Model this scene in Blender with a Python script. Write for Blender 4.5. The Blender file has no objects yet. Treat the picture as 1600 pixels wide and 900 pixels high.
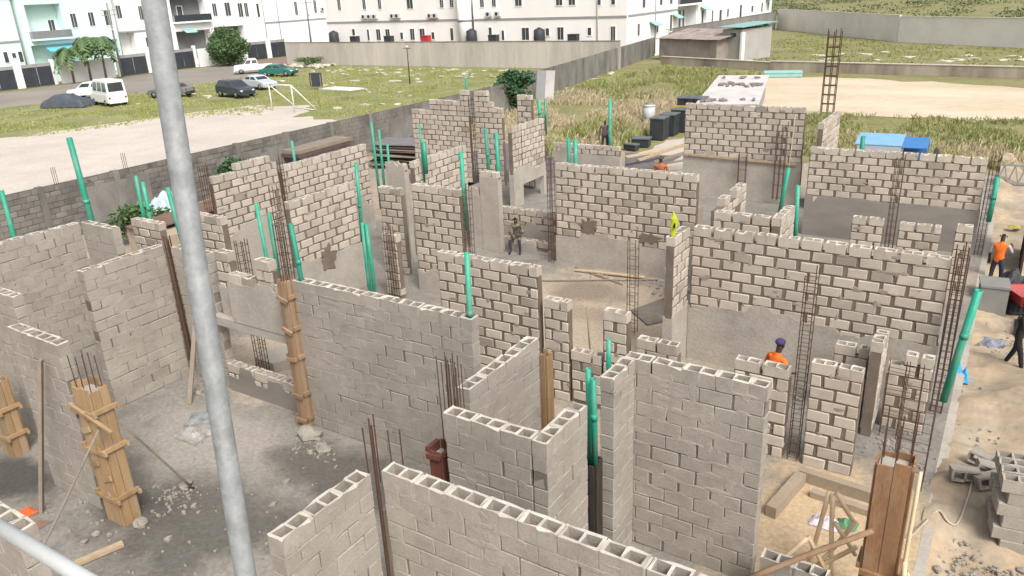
import bpy, math, random
from mathutils import Vector, Matrix, noise

scene = bpy.context.scene
C = scene.collection
random.seed(7)
R = math.radians

# ------------------------------------------------------------------ camera
CAM_Z = 8.6
_yaw, _pit, _rol = -0.58385613, 0.3694411, -0.04687983
_fwd = Vector((math.sin(_yaw)*math.cos(_pit), math.cos(_yaw)*math.cos(_pit), -math.sin(_pit)))
_rt = Vector((math.cos(_yaw), -math.sin(_yaw), 0))
_up = _rt.cross(_fwd)
_r2 = _rt*math.cos(_rol)+_up*math.sin(_rol)
_u2 = -_rt*math.sin(_rol)+_up*math.cos(_rol)
cd = bpy.data.cameras.new('camera')
cam = bpy.data.objects.new('camera', cd); C.objects.link(cam)
m = Matrix((_r2, _u2, -_fwd)).transposed().to_4x4()
m.translation = Vector((0, 0, CAM_Z))
cam.matrix_world = m
cd.sensor_width = 36; cd.lens = 27.218; cd.clip_start = 0.05; cd.clip_end = 3000
scene.camera = cam

# ------------------------------------------------------------------ light
SUN_EL, SUN_AZ = R(50), R(124)          # azimuth measured from +Y towards +X
w = bpy.data.worlds.new('World'); scene.world = w; w.use_nodes = True
nt = w.node_tree; nt.nodes.clear()
sky = nt.nodes.new('ShaderNodeTexSky'); sky.sky_type = 'NISHITA'; sky.sun_disc = False
sky.sun_elevation = SUN_EL; sky.sun_rotation = SUN_AZ; sky.air_density = 1.0; sky.dust_density = 6.0; sky.ozone_density = 0.6
bg = nt.nodes.new('ShaderNodeBackground'); bg.inputs['Strength'].default_value = 0.145
wo = nt.nodes.new('ShaderNodeOutputWorld')
hs = nt.nodes.new('ShaderNodeHueSaturation'); hs.inputs['Saturation'].default_value = 0.35      # grey overcast
nt.links.new(sky.outputs[0], hs.inputs['Color']); nt.links.new(hs.outputs[0], bg.inputs[0]); nt.links.new(bg.outputs[0], wo.inputs[0])
sl = bpy.data.lights.new('sun', 'SUN'); sl.energy = 1.7; sl.angle = R(18); sl.color = (1.0, 0.965, 0.91)
so = bpy.data.objects.new('sun', sl); C.objects.link(so)
_d = Vector((math.sin(SUN_AZ)*math.cos(SUN_EL), math.cos(SUN_AZ)*math.cos(SUN_EL), math.sin(SUN_EL)))
so.rotation_euler = _d.to_track_quat('Z', 'Y').to_euler(); so.location = (20, -20, 60)
vs = scene.view_settings
vs.view_transform = 'Standard'; vs.look = 'None'; vs.exposure = 0.44; vs.gamma = 1.0; vs.use_curve_mapping = False
try:
    scene.cycles.use_denoising = True
    scene.cycles.max_bounces = 6; scene.cycles.diffuse_bounces = 3
except Exception: pass

# ------------------------------------------------------------------ materials
MATS = {}
def mat(name, c1, c2=None, scale=3.0, rough=0.9, bump=0.0, bscale=40.0, rnd=0.0, stain=None, stain_scale=0.6, stain_amt=0.5,
        grain=0.0, dark=0.0, metal=0.0, spec=0.3, detail=6, alpha=None, stretch=None, coords='world', spots=(), stain2=None, s2_scale=2.0):
    """noise-mixed two-tone surface in world space, with optional stain colour, fine grain, per-object tone and bump"""
    if name in MATS: return MATS[name]
    m = bpy.data.materials.new(name); m.use_nodes = True
    n = m.node_tree; N = n.nodes; L = n.links
    b = N['Principled BSDF']; b.inputs['Roughness'].default_value = rough; b.inputs['Metallic'].default_value = metal
    b.inputs['Specular IOR Level'].default_value = spec
    if coords == 'world':
        g = N.new('ShaderNodeNewGeometry'); co = g.outputs['Position']
    else:
        g = N.new('ShaderNodeTexCoord'); co = g.outputs['Object']
    if stretch:
        vm = N.new('ShaderNodeVectorMath'); vm.operation = 'MULTIPLY'; vm.inputs[1].default_value = stretch
        L.new(co, vm.inputs[0]); co = vm.outputs[0]
    def nz(sc, det=detail, ro=0.55):
        t = N.new('ShaderNodeTexNoise'); t.inputs['Scale'].default_value = sc; t.inputs['Detail'].default_value = det
        t.inputs['Roughness'].default_value = ro; L.new(co, t.inputs['Vector']); return t.outputs['Fac']
    def ramp(f, lo, hi):
        r = N.new('ShaderNodeMapRange'); r.inputs[1].default_value = lo; r.inputs[2].default_value = hi; L.new(f, r.inputs[0]); return r.outputs[0]
    def mix(f, a, bb, mode='MIX'):
        x = N.new('ShaderNodeMix'); x.data_type = 'RGBA'; x.blend_type = mode
        if hasattr(f, 'is_linked'): L.new(f, x.inputs[0])
        else: x.inputs[0].default_value = f
        for i, v in ((6, a), (7, bb)):
            if hasattr(v, 'is_linked'): L.new(v, x.inputs[i])
            else: x.inputs[i].default_value = (*v, 1)
        return x.outputs[2]
    col = mix(ramp(nz(scale), 0.3, 0.7), c1, c2 or c1)
    if stain: 
        f = ramp(nz(stain_scale, 8, 0.62), 0.44, 0.74)
        mm = N.new('ShaderNodeMath'); mm.operation = 'MULTIPLY'; mm.inputs[1].default_value = stain_amt; L.new(f, mm.inputs[0])
        col = mix(mm.outputs[0], col, stain)
    if stain2:
        f = ramp(nz(s2_scale, 9, 0.68), 0.47, 0.70); mm = N.new('ShaderNodeMath'); mm.operation = 'MULTIPLY'; mm.inputs[1].default_value = .6; L.new(f, mm.inputs[0])
        col = mix(mm.outputs[0], col, stain2)
    for sx_, sy_, rx_, ry_, scol, samt in spots:                # patches of another material lying on the floor
        gp = N.new('ShaderNodeNewGeometry')
        a_ = N.new('ShaderNodeVectorMath'); a_.operation = 'SUBTRACT'; a_.inputs[1].default_value = (sx_, sy_, 0); L.new(gp.outputs['Position'], a_.inputs[0])
        b_ = N.new('ShaderNodeVectorMath'); b_.operation = 'MULTIPLY'; b_.inputs[1].default_value = (1/rx_, 1/ry_, 0); L.new(a_.outputs[0], b_.inputs[0])
        l_ = N.new('ShaderNodeVectorMath'); l_.operation = 'LENGTH'; L.new(b_.outputs[0], l_.inputs[0])
        m_ = N.new('ShaderNodeMath'); m_.operation = 'MULTIPLY_ADD'; m_.inputs[1].default_value = 1.5; L.new(nz(1.1, 9, .62), m_.inputs[0]); L.new(l_.outputs['Value'], m_.inputs[2])
        r_ = N.new('ShaderNodeMapRange'); r_.inputs[1].default_value = 1.85; r_.inputs[2].default_value = 1.35; r_.inputs[4].default_value = samt; L.new(m_.outputs[0], r_.inputs[0])
        col = mix(r_.outputs[0], col, scol)
    val = None
    if rnd or dark:
        oi = N.new('ShaderNodeObjectInfo')
        mr = N.new('ShaderNodeMapRange'); mr.inputs[3].default_value = 1-rnd; mr.inputs[4].default_value = 1+rnd
        L.new(oi.outputs['Random'], mr.inputs[0]); val = mr.outputs[0]
        if dark:                                    # a few pieces made from a darker mix
            fr = N.new('ShaderNodeMath'); fr.operation = 'MULTIPLY'; fr.inputs[1].default_value = 37.7; L.new(oi.outputs['Random'], fr.inputs[0])
            f2 = N.new('ShaderNodeMath'); f2.operation = 'FRACT'; L.new(fr.outputs[0], f2.inputs[0])
            gt = N.new('ShaderNodeMath'); gt.operation = 'GREATER_THAN'; gt.inputs[1].default_value = 0.93; L.new(f2.outputs[0], gt.inputs[0])
            mu = N.new('ShaderNodeMath'); mu.operation = 'MULTIPLY_ADD'; mu.inputs[1].default_value = -dark; mu.inputs[2].default_value = 1.0; L.new(gt.outputs[0], mu.inputs[0])
            mv = N.new('ShaderNodeMath'); mv.operation = 'MULTIPLY'; L.new(val, mv.inputs[0]); L.new(mu.outputs[0], mv.inputs[1]); val = mv.outputs[0]
    if grain:
        gr = N.new('ShaderNodeMapRange'); gr.inputs[1].default_value = 0.3; gr.inputs[2].default_value = 0.7
        gr.inputs[3].default_value = 1-grain; gr.inputs[4].default_value = 1+grain; L.new(nz(bscale, 3, 0.7), gr.inputs[0])
        if val is None: val = gr.outputs[0]
        else:
            mv = N.new('ShaderNodeMath'); mv.operation = 'MULTIPLY'; L.new(val, mv.inputs[0]); L.new(gr.outputs[0], mv.inputs[1]); val = mv.outputs[0]
    if val is not None:
        vm = N.new('ShaderNodeVectorMath'); vm.operation = 'SCALE'; L.new(col, vm.inputs[0]); L.new(val, vm.inputs['Scale']); col = vm.outputs[0]
    L.new(col, b.inputs['Base Color'])
    if bump:
        bp = N.new('ShaderNodeBump'); bp.inputs['Strength'].default_value = bump; bp.inputs['Distance'].default_value = 0.02
        L.new(nz(bscale, 4, 0.65), bp.inputs['Height']); L.new(bp.outputs[0], b.inputs['Normal'])
    MATS[name] = m
    return m

M_BLOCK = mat('sandcrete block', (.51, .448, .378), (.44, .386, .325), 1.5, bump=.45, bscale=45, rnd=.12, dark=.28, grain=.10, stain=(.31, .265, .218), stain_scale=2.6, stain_amt=.4, stain2=(.38, .335, .282), s2_scale=.5)
M_GREY = mat('weathered sandcrete block', (.375, .339, .292), (.31, .28, .241), .8, bump=.4, bscale=35, rnd=.05, dark=.08, grain=.11, stain=(.228, .203, .172), stain_scale=.9, stain_amt=.5, stain2=(.258, .232, .198), s2_scale=3.2, detail=9)
M_SMEAR = mat('mortar smear', (.25, .205, .165), (.33, .28, .235), 3, bump=.5, bscale=40, grain=.12)
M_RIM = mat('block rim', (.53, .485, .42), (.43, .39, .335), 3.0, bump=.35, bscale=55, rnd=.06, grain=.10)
M_MORTAR = mat('dark mortar', (.145, .112, .088), (.20, .16, .128), 3, bump=.6, bscale=50, grain=.18)
M_MGREY = mat('grey mortar', (.245, .22, .187), (.17, .15, .127), 1.6, bump=.5, bscale=50, grain=.15, stain=(.08, .069, .058), stain_scale=1.5, stain_amt=.85)
M_RENDER = mat('cement render', (.42, .383, .333), (.345, .314, .273), 1.0, bump=.6, bscale=14, grain=.10, stain=(.235, .21, .178), stain_scale=.9, stain_amt=.6, stain2=(.43, .39, .335), s2_scale=2.2, detail=10)
M_DAMP = mat('damp cement render', (.215, .197, .178), (.27, .247, .22), .7, bump=.3, bscale=30, grain=.08, stain=(.13, .12, .11), stain_scale=.6, stain_amt=.6, stretch=(.6, .6, 2.2))
_DAMP, _TAN, _PALE = (.085, .079, .069), (.40, .325, .24), (.335, .308, .268)
M_FLOOR = mat('concrete floor', (.27, .25, .222), (.21, .195, .173), .45, bump=.9, bscale=11, grain=.20, stain=(.17, .152, .128), stain_scale=.7, stain_amt=.7, detail=10, stain2=(.13, .115, .096), s2_scale=1.9,
    spots=((-13.3, 8.3, 2.2, 1.5, _PALE, .7), (-10.9, 6.3, 2.5, 1.5, _DAMP, .75), (-9.6, 8.7, 2.2, .9, _DAMP, .8), (-12.6, 6.0, 1.1, .6, _DAMP, .8), (-15.6, 5.4, 1.3, .7, (.06, .055, .05), .9),
           (-8.6, 5.6, 1.6, 1.2, (.36, .33, .28), .6), (-9.3, 17.2, 4.2, 4.6, _TAN, .9), (-14.2, 11.6, 3.4, 1.9, (.44, .37, .285), .9), (-1.4, 11.2, 2.0, 2.6, (.46, .345, .215), .95), (-2.9, 25, 3.2, 2.6, _TAN, .7),
           (-10.0, 19.3, 1.3, 1.0, (.19, .155, .115), .8), (-9.4, 17.8, 1.2, .6, (.26, .21, .155), .6), (-7, 12, 2, 1.2, _TAN, .6), (-4, 15, 2, 1, (.2, .175, .145), .6)))
M_SANDF = mat('sandy floor', (.44, .36, .265), (.36, .295, .22), .6, bump=.6, bscale=12, grain=.10, stain=(.27, .225, .175), stain_scale=.5, stain_amt=.7, detail=9)
M_SAND = mat('builders sand', (.43, .335, .228), (.345, .268, .182), .7, bump=1.0, bscale=5, grain=.14, stain=(.215, .18, .138), stain_scale=1.1, stain_amt=.8, stain2=(.36, .325, .275), s2_scale=.6, detail=10)
M_PIPE = mat('green plastic pipe', (.012, .255, .165), (.022, .29, .19), 1.2, rough=.5, rnd=.24, spec=.4, stain=(.20, .32, .25), stain_scale=3.0, stain_amt=.55, grain=.08)
M_REBAR = mat('rusty steel bar', (.105, .058, .038), (.07, .042, .032), 8, rough=.9)
M_WOOD = mat('formwork timber', (.32, .205, .118), (.225, .14, .08), 1.6, rough=.88, bump=.4, bscale=20, rnd=.2, grain=.18, stretch=(6, 6, .7), stain=(.30, .255, .205), stain_scale=1.2, stain_amt=.6)
M_WOODP = mat('pale timber', (.47, .36, .24), (.36, .27, .175), 2, rough=.85, bump=.3, bscale=25, rnd=.15, grain=.12, stretch=(4, 4, 1))
M_WOODG = mat('grey timber', (.27, .225, .175), (.2, .165, .13), 2, rough=.9, bump=.3, bscale=25, rnd=.15, grain=.12)
M_STEEL = mat('galvanised steel', (.19, .20, .205), (.25, .26, .265), 5, rough=.55, metal=.0, spec=.4, bump=.12, bscale=40, grain=.12, stain=(.115, .118, .115), stain_scale=9, stain_amt=.6, stain2=(.32, .325, .32), s2_scale=14)
M_CONC = mat('pale concrete', (.42, .385, .33), (.35, .32, .275), 2, bump=.5, bscale=25, grain=.12)
M_WET = mat('wet mortar', (.12, .105, .088), (.17, .15, .125), 2, rough=.6, bump=.6, bscale=25)

# ------------------------------------------------------------------ mesh helpers
class MB:
    def __init__(s): s.v = []; s.f = []
    def box(s, x0, x1, y0, y1, z0, z1):
        k = len(s.v)
        s.v += [(x0,y0,z0),(x1,y0,z0),(x1,y1,z0),(x0,y1,z0),(x0,y0,z1),(x1,y0,z1),(x1,y1,z1),(x0,y1,z1)]
        s.f += [tuple(k+i for i in q) for q in ((0,3,2,1),(4,5,6,7),(0,1,5,4),(1,2,6,5),(2,3,7,6),(3,0,4,7))]; return s
    def bar(s, p, q, w, h, up=(0,0,1)):
        """rectangular bar from p to q, w wide across, h deep along up"""
        p = Vector(p); q = Vector(q); d = (q-p).normalized(); u = Vector(up)
        if abs(d.dot(u)) > .98: u = Vector((0,1,0))
        a = d.cross(u).normalized()*w/2; b = a.cross(d).normalized()*h/2
        k = len(s.v)
        for e in (p, q): s.v += [tuple(e-a-b), tuple(e+a-b), tuple(e+a+b), tuple(e-a+b)]
        s.f += [tuple(k+i for i in t) for t in ((3,2,1,0),(4,5,6,7),(0,1,5,4),(1,2,6,5),(2,3,7,6),(3,0,4,7))]; return s
    def tube(s, pts, r, n=8, caps=True, hollow=0):
        pts = [Vector(p) for p in pts]; rr = r if isinstance(r, (list, tuple)) else [r]*len(pts)
        k = len(s.v); prev = None
        for i, p in enumerate(pts):
            d = (pts[min(i+1, len(pts)-1)]-pts[max(i-1, 0)]).normalized()
            if prev is None:
                u = Vector((0,0,1)) if abs(d.z) < .9 else Vector((0,1,0)); a = d.cross(u).normalized()
            else: a = (prev-d*prev.dot(d)).normalized()
            prev = a; b = d.cross(a)
            for j in range(n):
                t = 2*math.pi*j/n; s.v.append(tuple(p+(a*math.cos(t)+b*math.sin(t))*rr[i]))
        for i in range(len(pts)-1):
            for j in range(n):
                a0 = k+i*n+j; a1 = k+i*n+(j+1) % n; s.f.append((a0, a1, a1+n, a0+n))
        if caps:
            s.f.append(tuple(k+j for j in reversed(range(n)))); e = k+(len(pts)-1)*n
            if hollow:                                # open mouth: rim and a short dark bore
                q = len(s.v); c = pts[-1]; dd = (pts[-1]-pts[-2]).normalized()
                for dep in (0, -hollow):
                    for j in range(n):
                        s.v.append(tuple(c+(Vector(s.v[e+j])-c)*.82+dd*dep))
                for j in range(n):
                    j2 = (j+1) % n
                    s.f.append((e+j, e+j2, q+j2, q+j)); s.f.append((q+j, q+j2, q+n+j2, q+n+j))
                s.f.append(tuple(q+n+j for j in range(n)))
            else: s.f.append(tuple(e+j for j in range(n)))
        return s
    def prism(s, poly, z0, z1):
        """xy polygon (counter-clockwise) raised from z0 to z1"""
        k = len(s.v); n = len(poly)
        s.v += [(x, y, z0) for x, y in poly]+[(x, y, z1) for x, y in poly]
        s.f.append(tuple(k+i for i in reversed(range(n)))); s.f.append(tuple(k+n+i for i in range(n)))
        for i in range(n): j = (i+1) % n; s.f.append((k+i, k+j, k+n+j, k+n+i))
        return s
    def sideprism(s, poly, x0, x1):
        """polygon in (y,z) pushed along x"""
        k = len(s.v); n = len(poly)
        s.v += [(x0, y, z) for y, z in poly]+[(x1, y, z) for y, z in poly]
        s.f.append(tuple(k+i for i in reversed(range(n)))); s.f.append(tuple(k+n+i for i in range(n)))
        for i in range(n): j = (i+1) % n; s.f.append((k+i, k+j, k+n+j, k+n+i))
        return s
    def blob(s, c, r, seed=0, rough=.25, flat=1.0, n=8, mrows=6):
        c = Vector(c); k = len(s.v); rx, ry, rz = r if isinstance(r, (tuple, list)) else (r, r, r)
        for i in range(mrows+1):
            ph = math.pi*i/mrows
            for j in range(n):
                th = 2*math.pi*j/n
                d = Vector((math.sin(ph)*math.cos(th), math.sin(ph)*math.sin(th), math.cos(ph)))
                q = 1+rough*noise.noise(d*1.7+Vector((seed*3.1, seed*1.7, seed)))*1.6
                s.v.append((c.x+d.x*rx*q, c.y+d.y*ry*q, c.z+d.z*rz*q))
        for i in range(mrows):
            for j in range(n):
                a = k+i*n+j; b = k+i*n+(j+1) % n; s.f.append((a, a+n, b+n, b))
        return s
    def mesh(s, name, m=None, smooth=False):
        me = bpy.data.meshes.new(name); me.from_pydata(s.v, [], s.f); me.update()
        if m: me.materials.append(m)
        if smooth:
            for p in me.polygons: p.use_smooth = True
        return me
    def build(s, name, m, parent=None, smooth=False, loc=None):
        o = bpy.data.objects.new(name, s.mesh(name, m, smooth)); C.objects.link(o)
        if parent: o.parent = parent
        if loc: o.location = loc
        return o

def put(name, me, parent=None, loc=(0,0,0), rz=0.0, scale=None, rot=None):
    o = bpy.data.objects.new(name, me); C.objects.link(o)
    if parent: o.parent = parent
    o.location = loc; o.rotation_euler = rot or (0, 0, rz)
    if scale: o.scale = scale
    return o
def empty(name, loc=(0,0,0), rz=0.0, label=None, cat=None, group=None):
    o = bpy.data.objects.new(name, None); C.objects.link(o); o.location = loc; o.rotation_euler = (0, 0, rz); o.empty_display_size = .3
    return tag(o, label, cat, group)
def tag(o, label=None, cat=None, group=None, kind=None):
    if label: o['label'] = label
    if cat: o['category'] = cat
    if group: o['group'] = group
    if kind: o['kind'] = kind
    return o

# ------------------------------------------------------------------ hollow sandcrete blocks
def bevel_box(L, W, Hh, b, seed):
    """box with chamfered edges and slightly knocked corners, 44 triangles, origin under its middle"""
    rd = random.Random(seed); v = []; f = []
    idx = {}
    for sx in (-1, 1):
        for sy in (-1, 1):
            for sz in (0, 1):
                j = [rd.uniform(-.009, .009)*(1 if b > .0065 else .45) for _ in range(3)]
                bb = b*rd.uniform(.5, 2.6)
                x, y, z = sx*L/2+j[0], sy*W/2+j[1]*.5, sz*Hh+j[2]*.6
                for ax in range(3):
                    p = [x-sx*bb, y-sy*bb, z-(2*sz-1)*bb]; p[ax] = (x, y, z)[ax]
                    idx[(sx, sy, sz, ax)] = len(v); v.append(tuple(p))
    I = lambda *a: idx[a]
    S = (-1, 1); Z = (0, 1)
    for s in S:
        q = [I(s,-1,0,0), I(s,1,0,0), I(s,1,1,0), I(s,-1,1,0)]; f.append(tuple(q if s > 0 else q[::-1]))
        q = [I(-1,s,0,1), I(1,s,0,1), I(1,s,1,1), I(-1,s,1,1)]; f.append(tuple(q[::-1] if s > 0 else q))
    for z in Z:
        q = [I(-1,-1,z,2), I(1,-1,z,2), I(1,1,z,2), I(-1,1,z,2)]; f.append(tuple(q if z else q[::-1]))
    for a in S:
        for b2 in S:
            f.append((I(a,b2,0,0), I(a,b2,1,0), I(a,b2,1,1), I(a,b2,0,1)))
    for a in S:
        for z in Z:
            f.append((I(a,-1,z,0), I(a,1,z,0), I(a,1,z,2), I(a,-1,z,2)))
            f.append((I(-1,a,z,1), I(1,a,z,1), I(1,a,z,2), I(-1,a,z,2)))
    for a in S:
        for b2 in S:
            for z in Z: f.append((I(a,b2,z,0), I(a,b2,z,1), I(a,b2,z,2)))
    return v, f
def hollow_box(L, W, Hh, cells, seed, web=.036):
    """block with open cells right through it"""
    rd = random.Random(seed); xs = [-L/2]; wcell = (L-web*(cells+1))/cells
    for c in range(cells):
        xs += [-L/2+web+c*(wcell+web), -L/2+web+c*(wcell+web)+wcell]
    xs.append(L/2); ys = [-W/2, -W/2+web, W/2-web, W/2]
    v = []; f = []; g = {}
    for k, z in enumerate((0, Hh)):
        for i, x in enumerate(xs):
            for j, y in enumerate(ys):
                g[i, j, k] = len(v)
                e = .006 if k else .003
                v.append((x+rd.uniform(-e, e), y+rd.uniform(-e, e)*.8, z+(rd.uniform(-.014, .006)-(.03 if rd.random() < .07 else 0) if k else 0)))
    n = len(xs)
    for i in range(n-1):
        for j in range(3):
            cell = (i % 2 == 1) and j == 1
            if not cell:
                f.append((g[i,j,1], g[i+1,j,1], g[i+1,j+1,1], g[i,j+1,1])); f.append((g[i,j+1,0], g[i+1,j+1,0], g[i+1,j,0], g[i,j,0]))
            else:
                for a, b in (((i,j),(i+1,j)), ((i+1,j),(i+1,j+1)), ((i+1,j+1),(i,j+1)), ((i,j+1),(i,j))):
                    f.append((g[(*b,0)], g[(*a,0)], g[(*a,1)], g[(*b,1)]))
    for i in range(n-1):
        f.append((g[i,0,0], g[i+1,0,0], g[i+1,0,1], g[i,0,1])); f.append((g[i+1,3,0], g[i,3,0], g[i,3,1], g[i+1,3,1]))
    for j in range(3):
        f.append((g[0,j+1,0], g[0,j,0], g[0,j,1], g[0,j+1,1])); f.append((g[n-1,j,0], g[n-1,j+1,0], g[n-1,j+1,1], g[n-1,j,1]))
    return v, f
def pymesh(name, vf, m):
    me = bpy.data.meshes.new(name); me.from_pydata(vf[0], [], vf[1]); me.materials.append(m); me.update()
    import bmesh
    bm = bmesh.new(); bm.from_mesh(me); bmesh.ops.recalc_face_normals(bm, faces=bm.faces); bm.to_mesh(me); bm.free()
    return me
PITCH, COURSE, THICK = .475, .24, .22
BM = {}
def bmesh_get(kind, st, i):
    """kind full/stub/hfull/hstub, st raked/flush"""
    key = (kind, st, i)
    if key not in BM:
        gl = .056 if st == 'raked' else .009          # joint width
        gh = .031 if st == 'raked' else .008
        L = (PITCH if 'full' in kind else PITCH/2)-gl; Hh = COURSE-gh
        mt = {'raked': M_BLOCK, 'flush': M_GREY}[st]
        if kind[0] == 'h': vf = hollow_box(L, THICK, Hh, 2 if 'full' in kind else 1, i*7+3)
        else: vf = bevel_box(L, THICK, Hh, .008 if st == 'raked' else .006, i*11+5)
        BM[key] = pymesh('block', vf, mt)
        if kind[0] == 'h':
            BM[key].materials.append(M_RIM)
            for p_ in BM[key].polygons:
                if p_.normal.z > .8: p_.material_index = 1  # paler tops: sky light on the rims put into their colour
    return BM[key]

def wall(label, axis, face, a0, a1, ztop, clean=None, zbot=0.0, st='raked', steps=(), coat=None, group=None, name='block_wall', hollow=True, cells_dark=0, rag=.15, skip=0.0, seed=None):
    """a block wall laid from its top course down. axis x: runs a0..a1 along X with its near face at Y=face;
    axis y: runs a0..a1 along Y with its right face at X=face. clean = courses left bare above the render coat."""
    rd = random.Random(hash(label) % 99991 if seed is None else seed)
    rd = random.Random(sum(ord(c)*(i+1) for i, c in enumerate(label)))
    base = (a0, face, zbot) if axis == 'x' else (face, a0, zbot)
    root = empty(name, base, 0, label, 'wall', group); root["kind"] = "thing"
    Lt = a1-a0; nh = max(1, round(Lt/(PITCH/2))); ph = Lt/nh; sc = ph/(PITCH/2)
    ncourse = max(1, int(round((ztop-zbot)/COURSE-.35)))
    nblk = ncourse if clean is None else min(ncourse, clean+1)
    half_t = THICK/2
    def place(kind, s, ln, z, st=st):
        me = bmesh_get(kind, st, rd.randrange(9))
        k_ = 1 if st == 'raked' else .35
        jx, jy, jz = rd.uniform(-.008, .008)*k_, rd.uniform(-.006, .006)*k_, rd.uniform(-.005, .005)*k_+.007*math.sin(s*1.7+z*5+a0)
        sl = sc*ln*(rd.uniform(.92, 1.01) if st == 'raked' else rd.choice((1, 1, 1, 1, 1, 1, 1, 1, .95, .89)))
        if axis == 'x': loc = (s+jx, half_t+jy, z-zbot+jz); rz = 0
        else: loc = (-half_t+jy, s+jx, z-zbot+jz); rz = math.pi/2
        put('block', me, root, loc, rz+(math.pi if rd.random() < .5 else 0)+rd.uniform(-.006, .006), (sl, 1, 1))
    def course(z, h0, h1, odd, top, last_top_gap=False):
        h = h0
        first = True
        while h < h1:
            n = 1 if (first and odd) or h == h1-1 else 2
            first = False
            kind = ('h' if top and hollow else '')+('full' if n == 2 else 'stub')
            if not (skip and rd.random() < skip): place(kind, (h+n/2)*ph, 1.0, z)
            h += n
    for i in range(nblk):
        course(ztop-(i+1)*COURSE+.006, 0, nh, i % 2 == 1, i == 0)
    for k, s0, s1 in steps:
        course(ztop+(k-1)*COURSE+.006, int(round(s0/ph)), int(round(s1/ph)), k % 2 == 1, True)
    # mortar body behind the joints
    sb = .020 if st == 'raked' else .016
    zt = ztop-COURSE-.002
    mb = MB()
    if axis == 'x': mb.box(sb, Lt-sb, sb, THICK-sb, 0, zt-zbot)
    else: mb.box(-THICK+sb, -sb, sb, Lt-sb, 0, zt-zbot)
    mb.build('mortar', M_MORTAR if st == 'raked' else M_MGREY, root)
    for k, s0, s1 in steps:
        if k > 1 or True:
            mb = MB(); z1 = ztop+(k-1)*COURSE-zbot-.004; z0 = z1-COURSE+.01
            if axis == 'x': mb.box(s0+.03, s1-.03, .075, .145, z0, z1)
            else: mb.box(-.145, -.075, s0+.03, s1-.03, z0, z1)
            mb.build('mortar', M_MORTAR, root)
    if st == 'flush':
        mb = MB()
        for h in range(2, nh, 2):
            if rd.random() < .8:
                s = h*ph+rd.uniform(-.006, .006); wd = rd.uniform(.012, .03); z = ztop-COURSE-zbot; hgt = rd.uniform(.2, .242)
                if axis == 'x': mb.box(s-wd, s+wd, rd.uniform(.012, .03), THICK-rd.uniform(.012, .03), z, z+hgt)
                else: mb.box(-THICK+rd.uniform(.012, .03), -rd.uniform(.012, .03), s-wd, s+wd, z, z+hgt)
        if mb.v: mb.build('joint_mortar', M_RIM, root)
    # slurry smeared over the joints of the side in view
    area = Lt*(ztop-zbot); ns = int(area*(11 if st == 'flush' else 3.2)); mb = MB()
    for q in range(ns):
        row = rd.randrange(1, max(2, nblk)); z = ztop-row*COURSE+rd.uniform(-.03, .03) if rd.random() < .65 else ztop-rd.uniform(.05, max(.1, nblk*COURSE-.05))
        if clean is not None and z < ztop-clean*COURSE+.1: continue
        sw, sh_ = (rd.uniform(.06, .26), rd.uniform(.02, .075)) if st == 'flush' else (rd.uniform(.03, .13), rd.uniform(.015, .05))
        if rd.random() < .3: sw, sh_ = sh_*1.1, sw*.55
        s = rd.uniform(sw+.01, max(sw+.02, Lt-sw-.01)); dep = rd.uniform(.0004, .0016)+(.0012 if st == 'raked' else .0015); k = len(mb.v); n = 11
        if z+sh_*1.5 > ztop-.01 or z-sh_*1.5 < zbot or Lt < sw*2.2: continue
        ra = [rd.uniform(.55, 1.25) for _ in range(n)]
        for dd_, f_ in ((.004, 1.25), (-dep, .72)):
            for i in range(n):
                t = 2*math.pi*i/n; u = s+math.cos(t)*sw*ra[i]*f_; v = z-zbot+math.sin(t)*sh_*ra[i]*f_
                mb.v.append((u, dd_, v) if axis == 'x' else (-dd_, u, v))
        top = tuple(range(k+n, k+2*n)); mb.f.append(top)
        for i in range(n): mb.f.append((k+i, k+(i+1) % n, k+n+(i+1) % n, k+n+i))
    if mb.v:
        me = mb.mesh('mortar_smear', M_GREY if st == 'flush' else M_SMEAR)
        tag(put('mortar_smear', me, root), kind='stuff')
    # render coat on the lower courses, its upper edge left ragged along the block joints
    if clean is not None:
        zc = ztop-clean*COURSE
        n = max(4, int(Lt/.12)); prof = []
        cur = zc
        for i in range(n+1):
            if i % 4 == 0: cur = zc+rd.choice((-.5, 0, 0, 0, .5, 1))*rag*1.6+rd.uniform(-.03, .03)
            prof.append((i*Lt/n, cur+rd.uniform(-.02, .02)-zbot))
        mb = MB(); e = .007
        for t0, t1 in ((-e, .03), (THICK-.03, THICK+e)):
            k = len(mb.v)
            for s, z in prof:
                for t in (t0, t1):
                    for zz in (0, z):
                        mb.v.append((s, t, zz) if axis == 'x' else (-t, s, zz))
            for i in range(n):
                b = k+i*4; q = b+4
                mb.f += [(b, q, q+1, b+1), (b+3, q+3, q+2, b+2), (b+1, q+1, q+3, b+3), (b+2, q+2, q, b)]
            mb.f += [(k, k+1, k+3, k+2), (k+n*4+2, k+n*4+3, k+n*4+1, k+n*4)]
        for s0, s1 in ((-e, .012), (Lt-.012, Lt+e)):
            if axis == 'x': mb.box(s0, s1, -e+.001, THICK+e-.001, 0, zc-zbot-.05)
            else: mb.box(-THICK-e+.001, e-.001, s0, s1, 0, zc-zbot-.05)
        me = mb.mesh('render_coat', coat or M_RENDER)
        import bmesh
        bm = bmesh.new(); bm.from_mesh(me); bmesh.ops.recalc_face_normals(bm, faces=bm.faces); bm.to_mesh(me); bm.free()
        put('render_coat', me, root)
    return root
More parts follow.
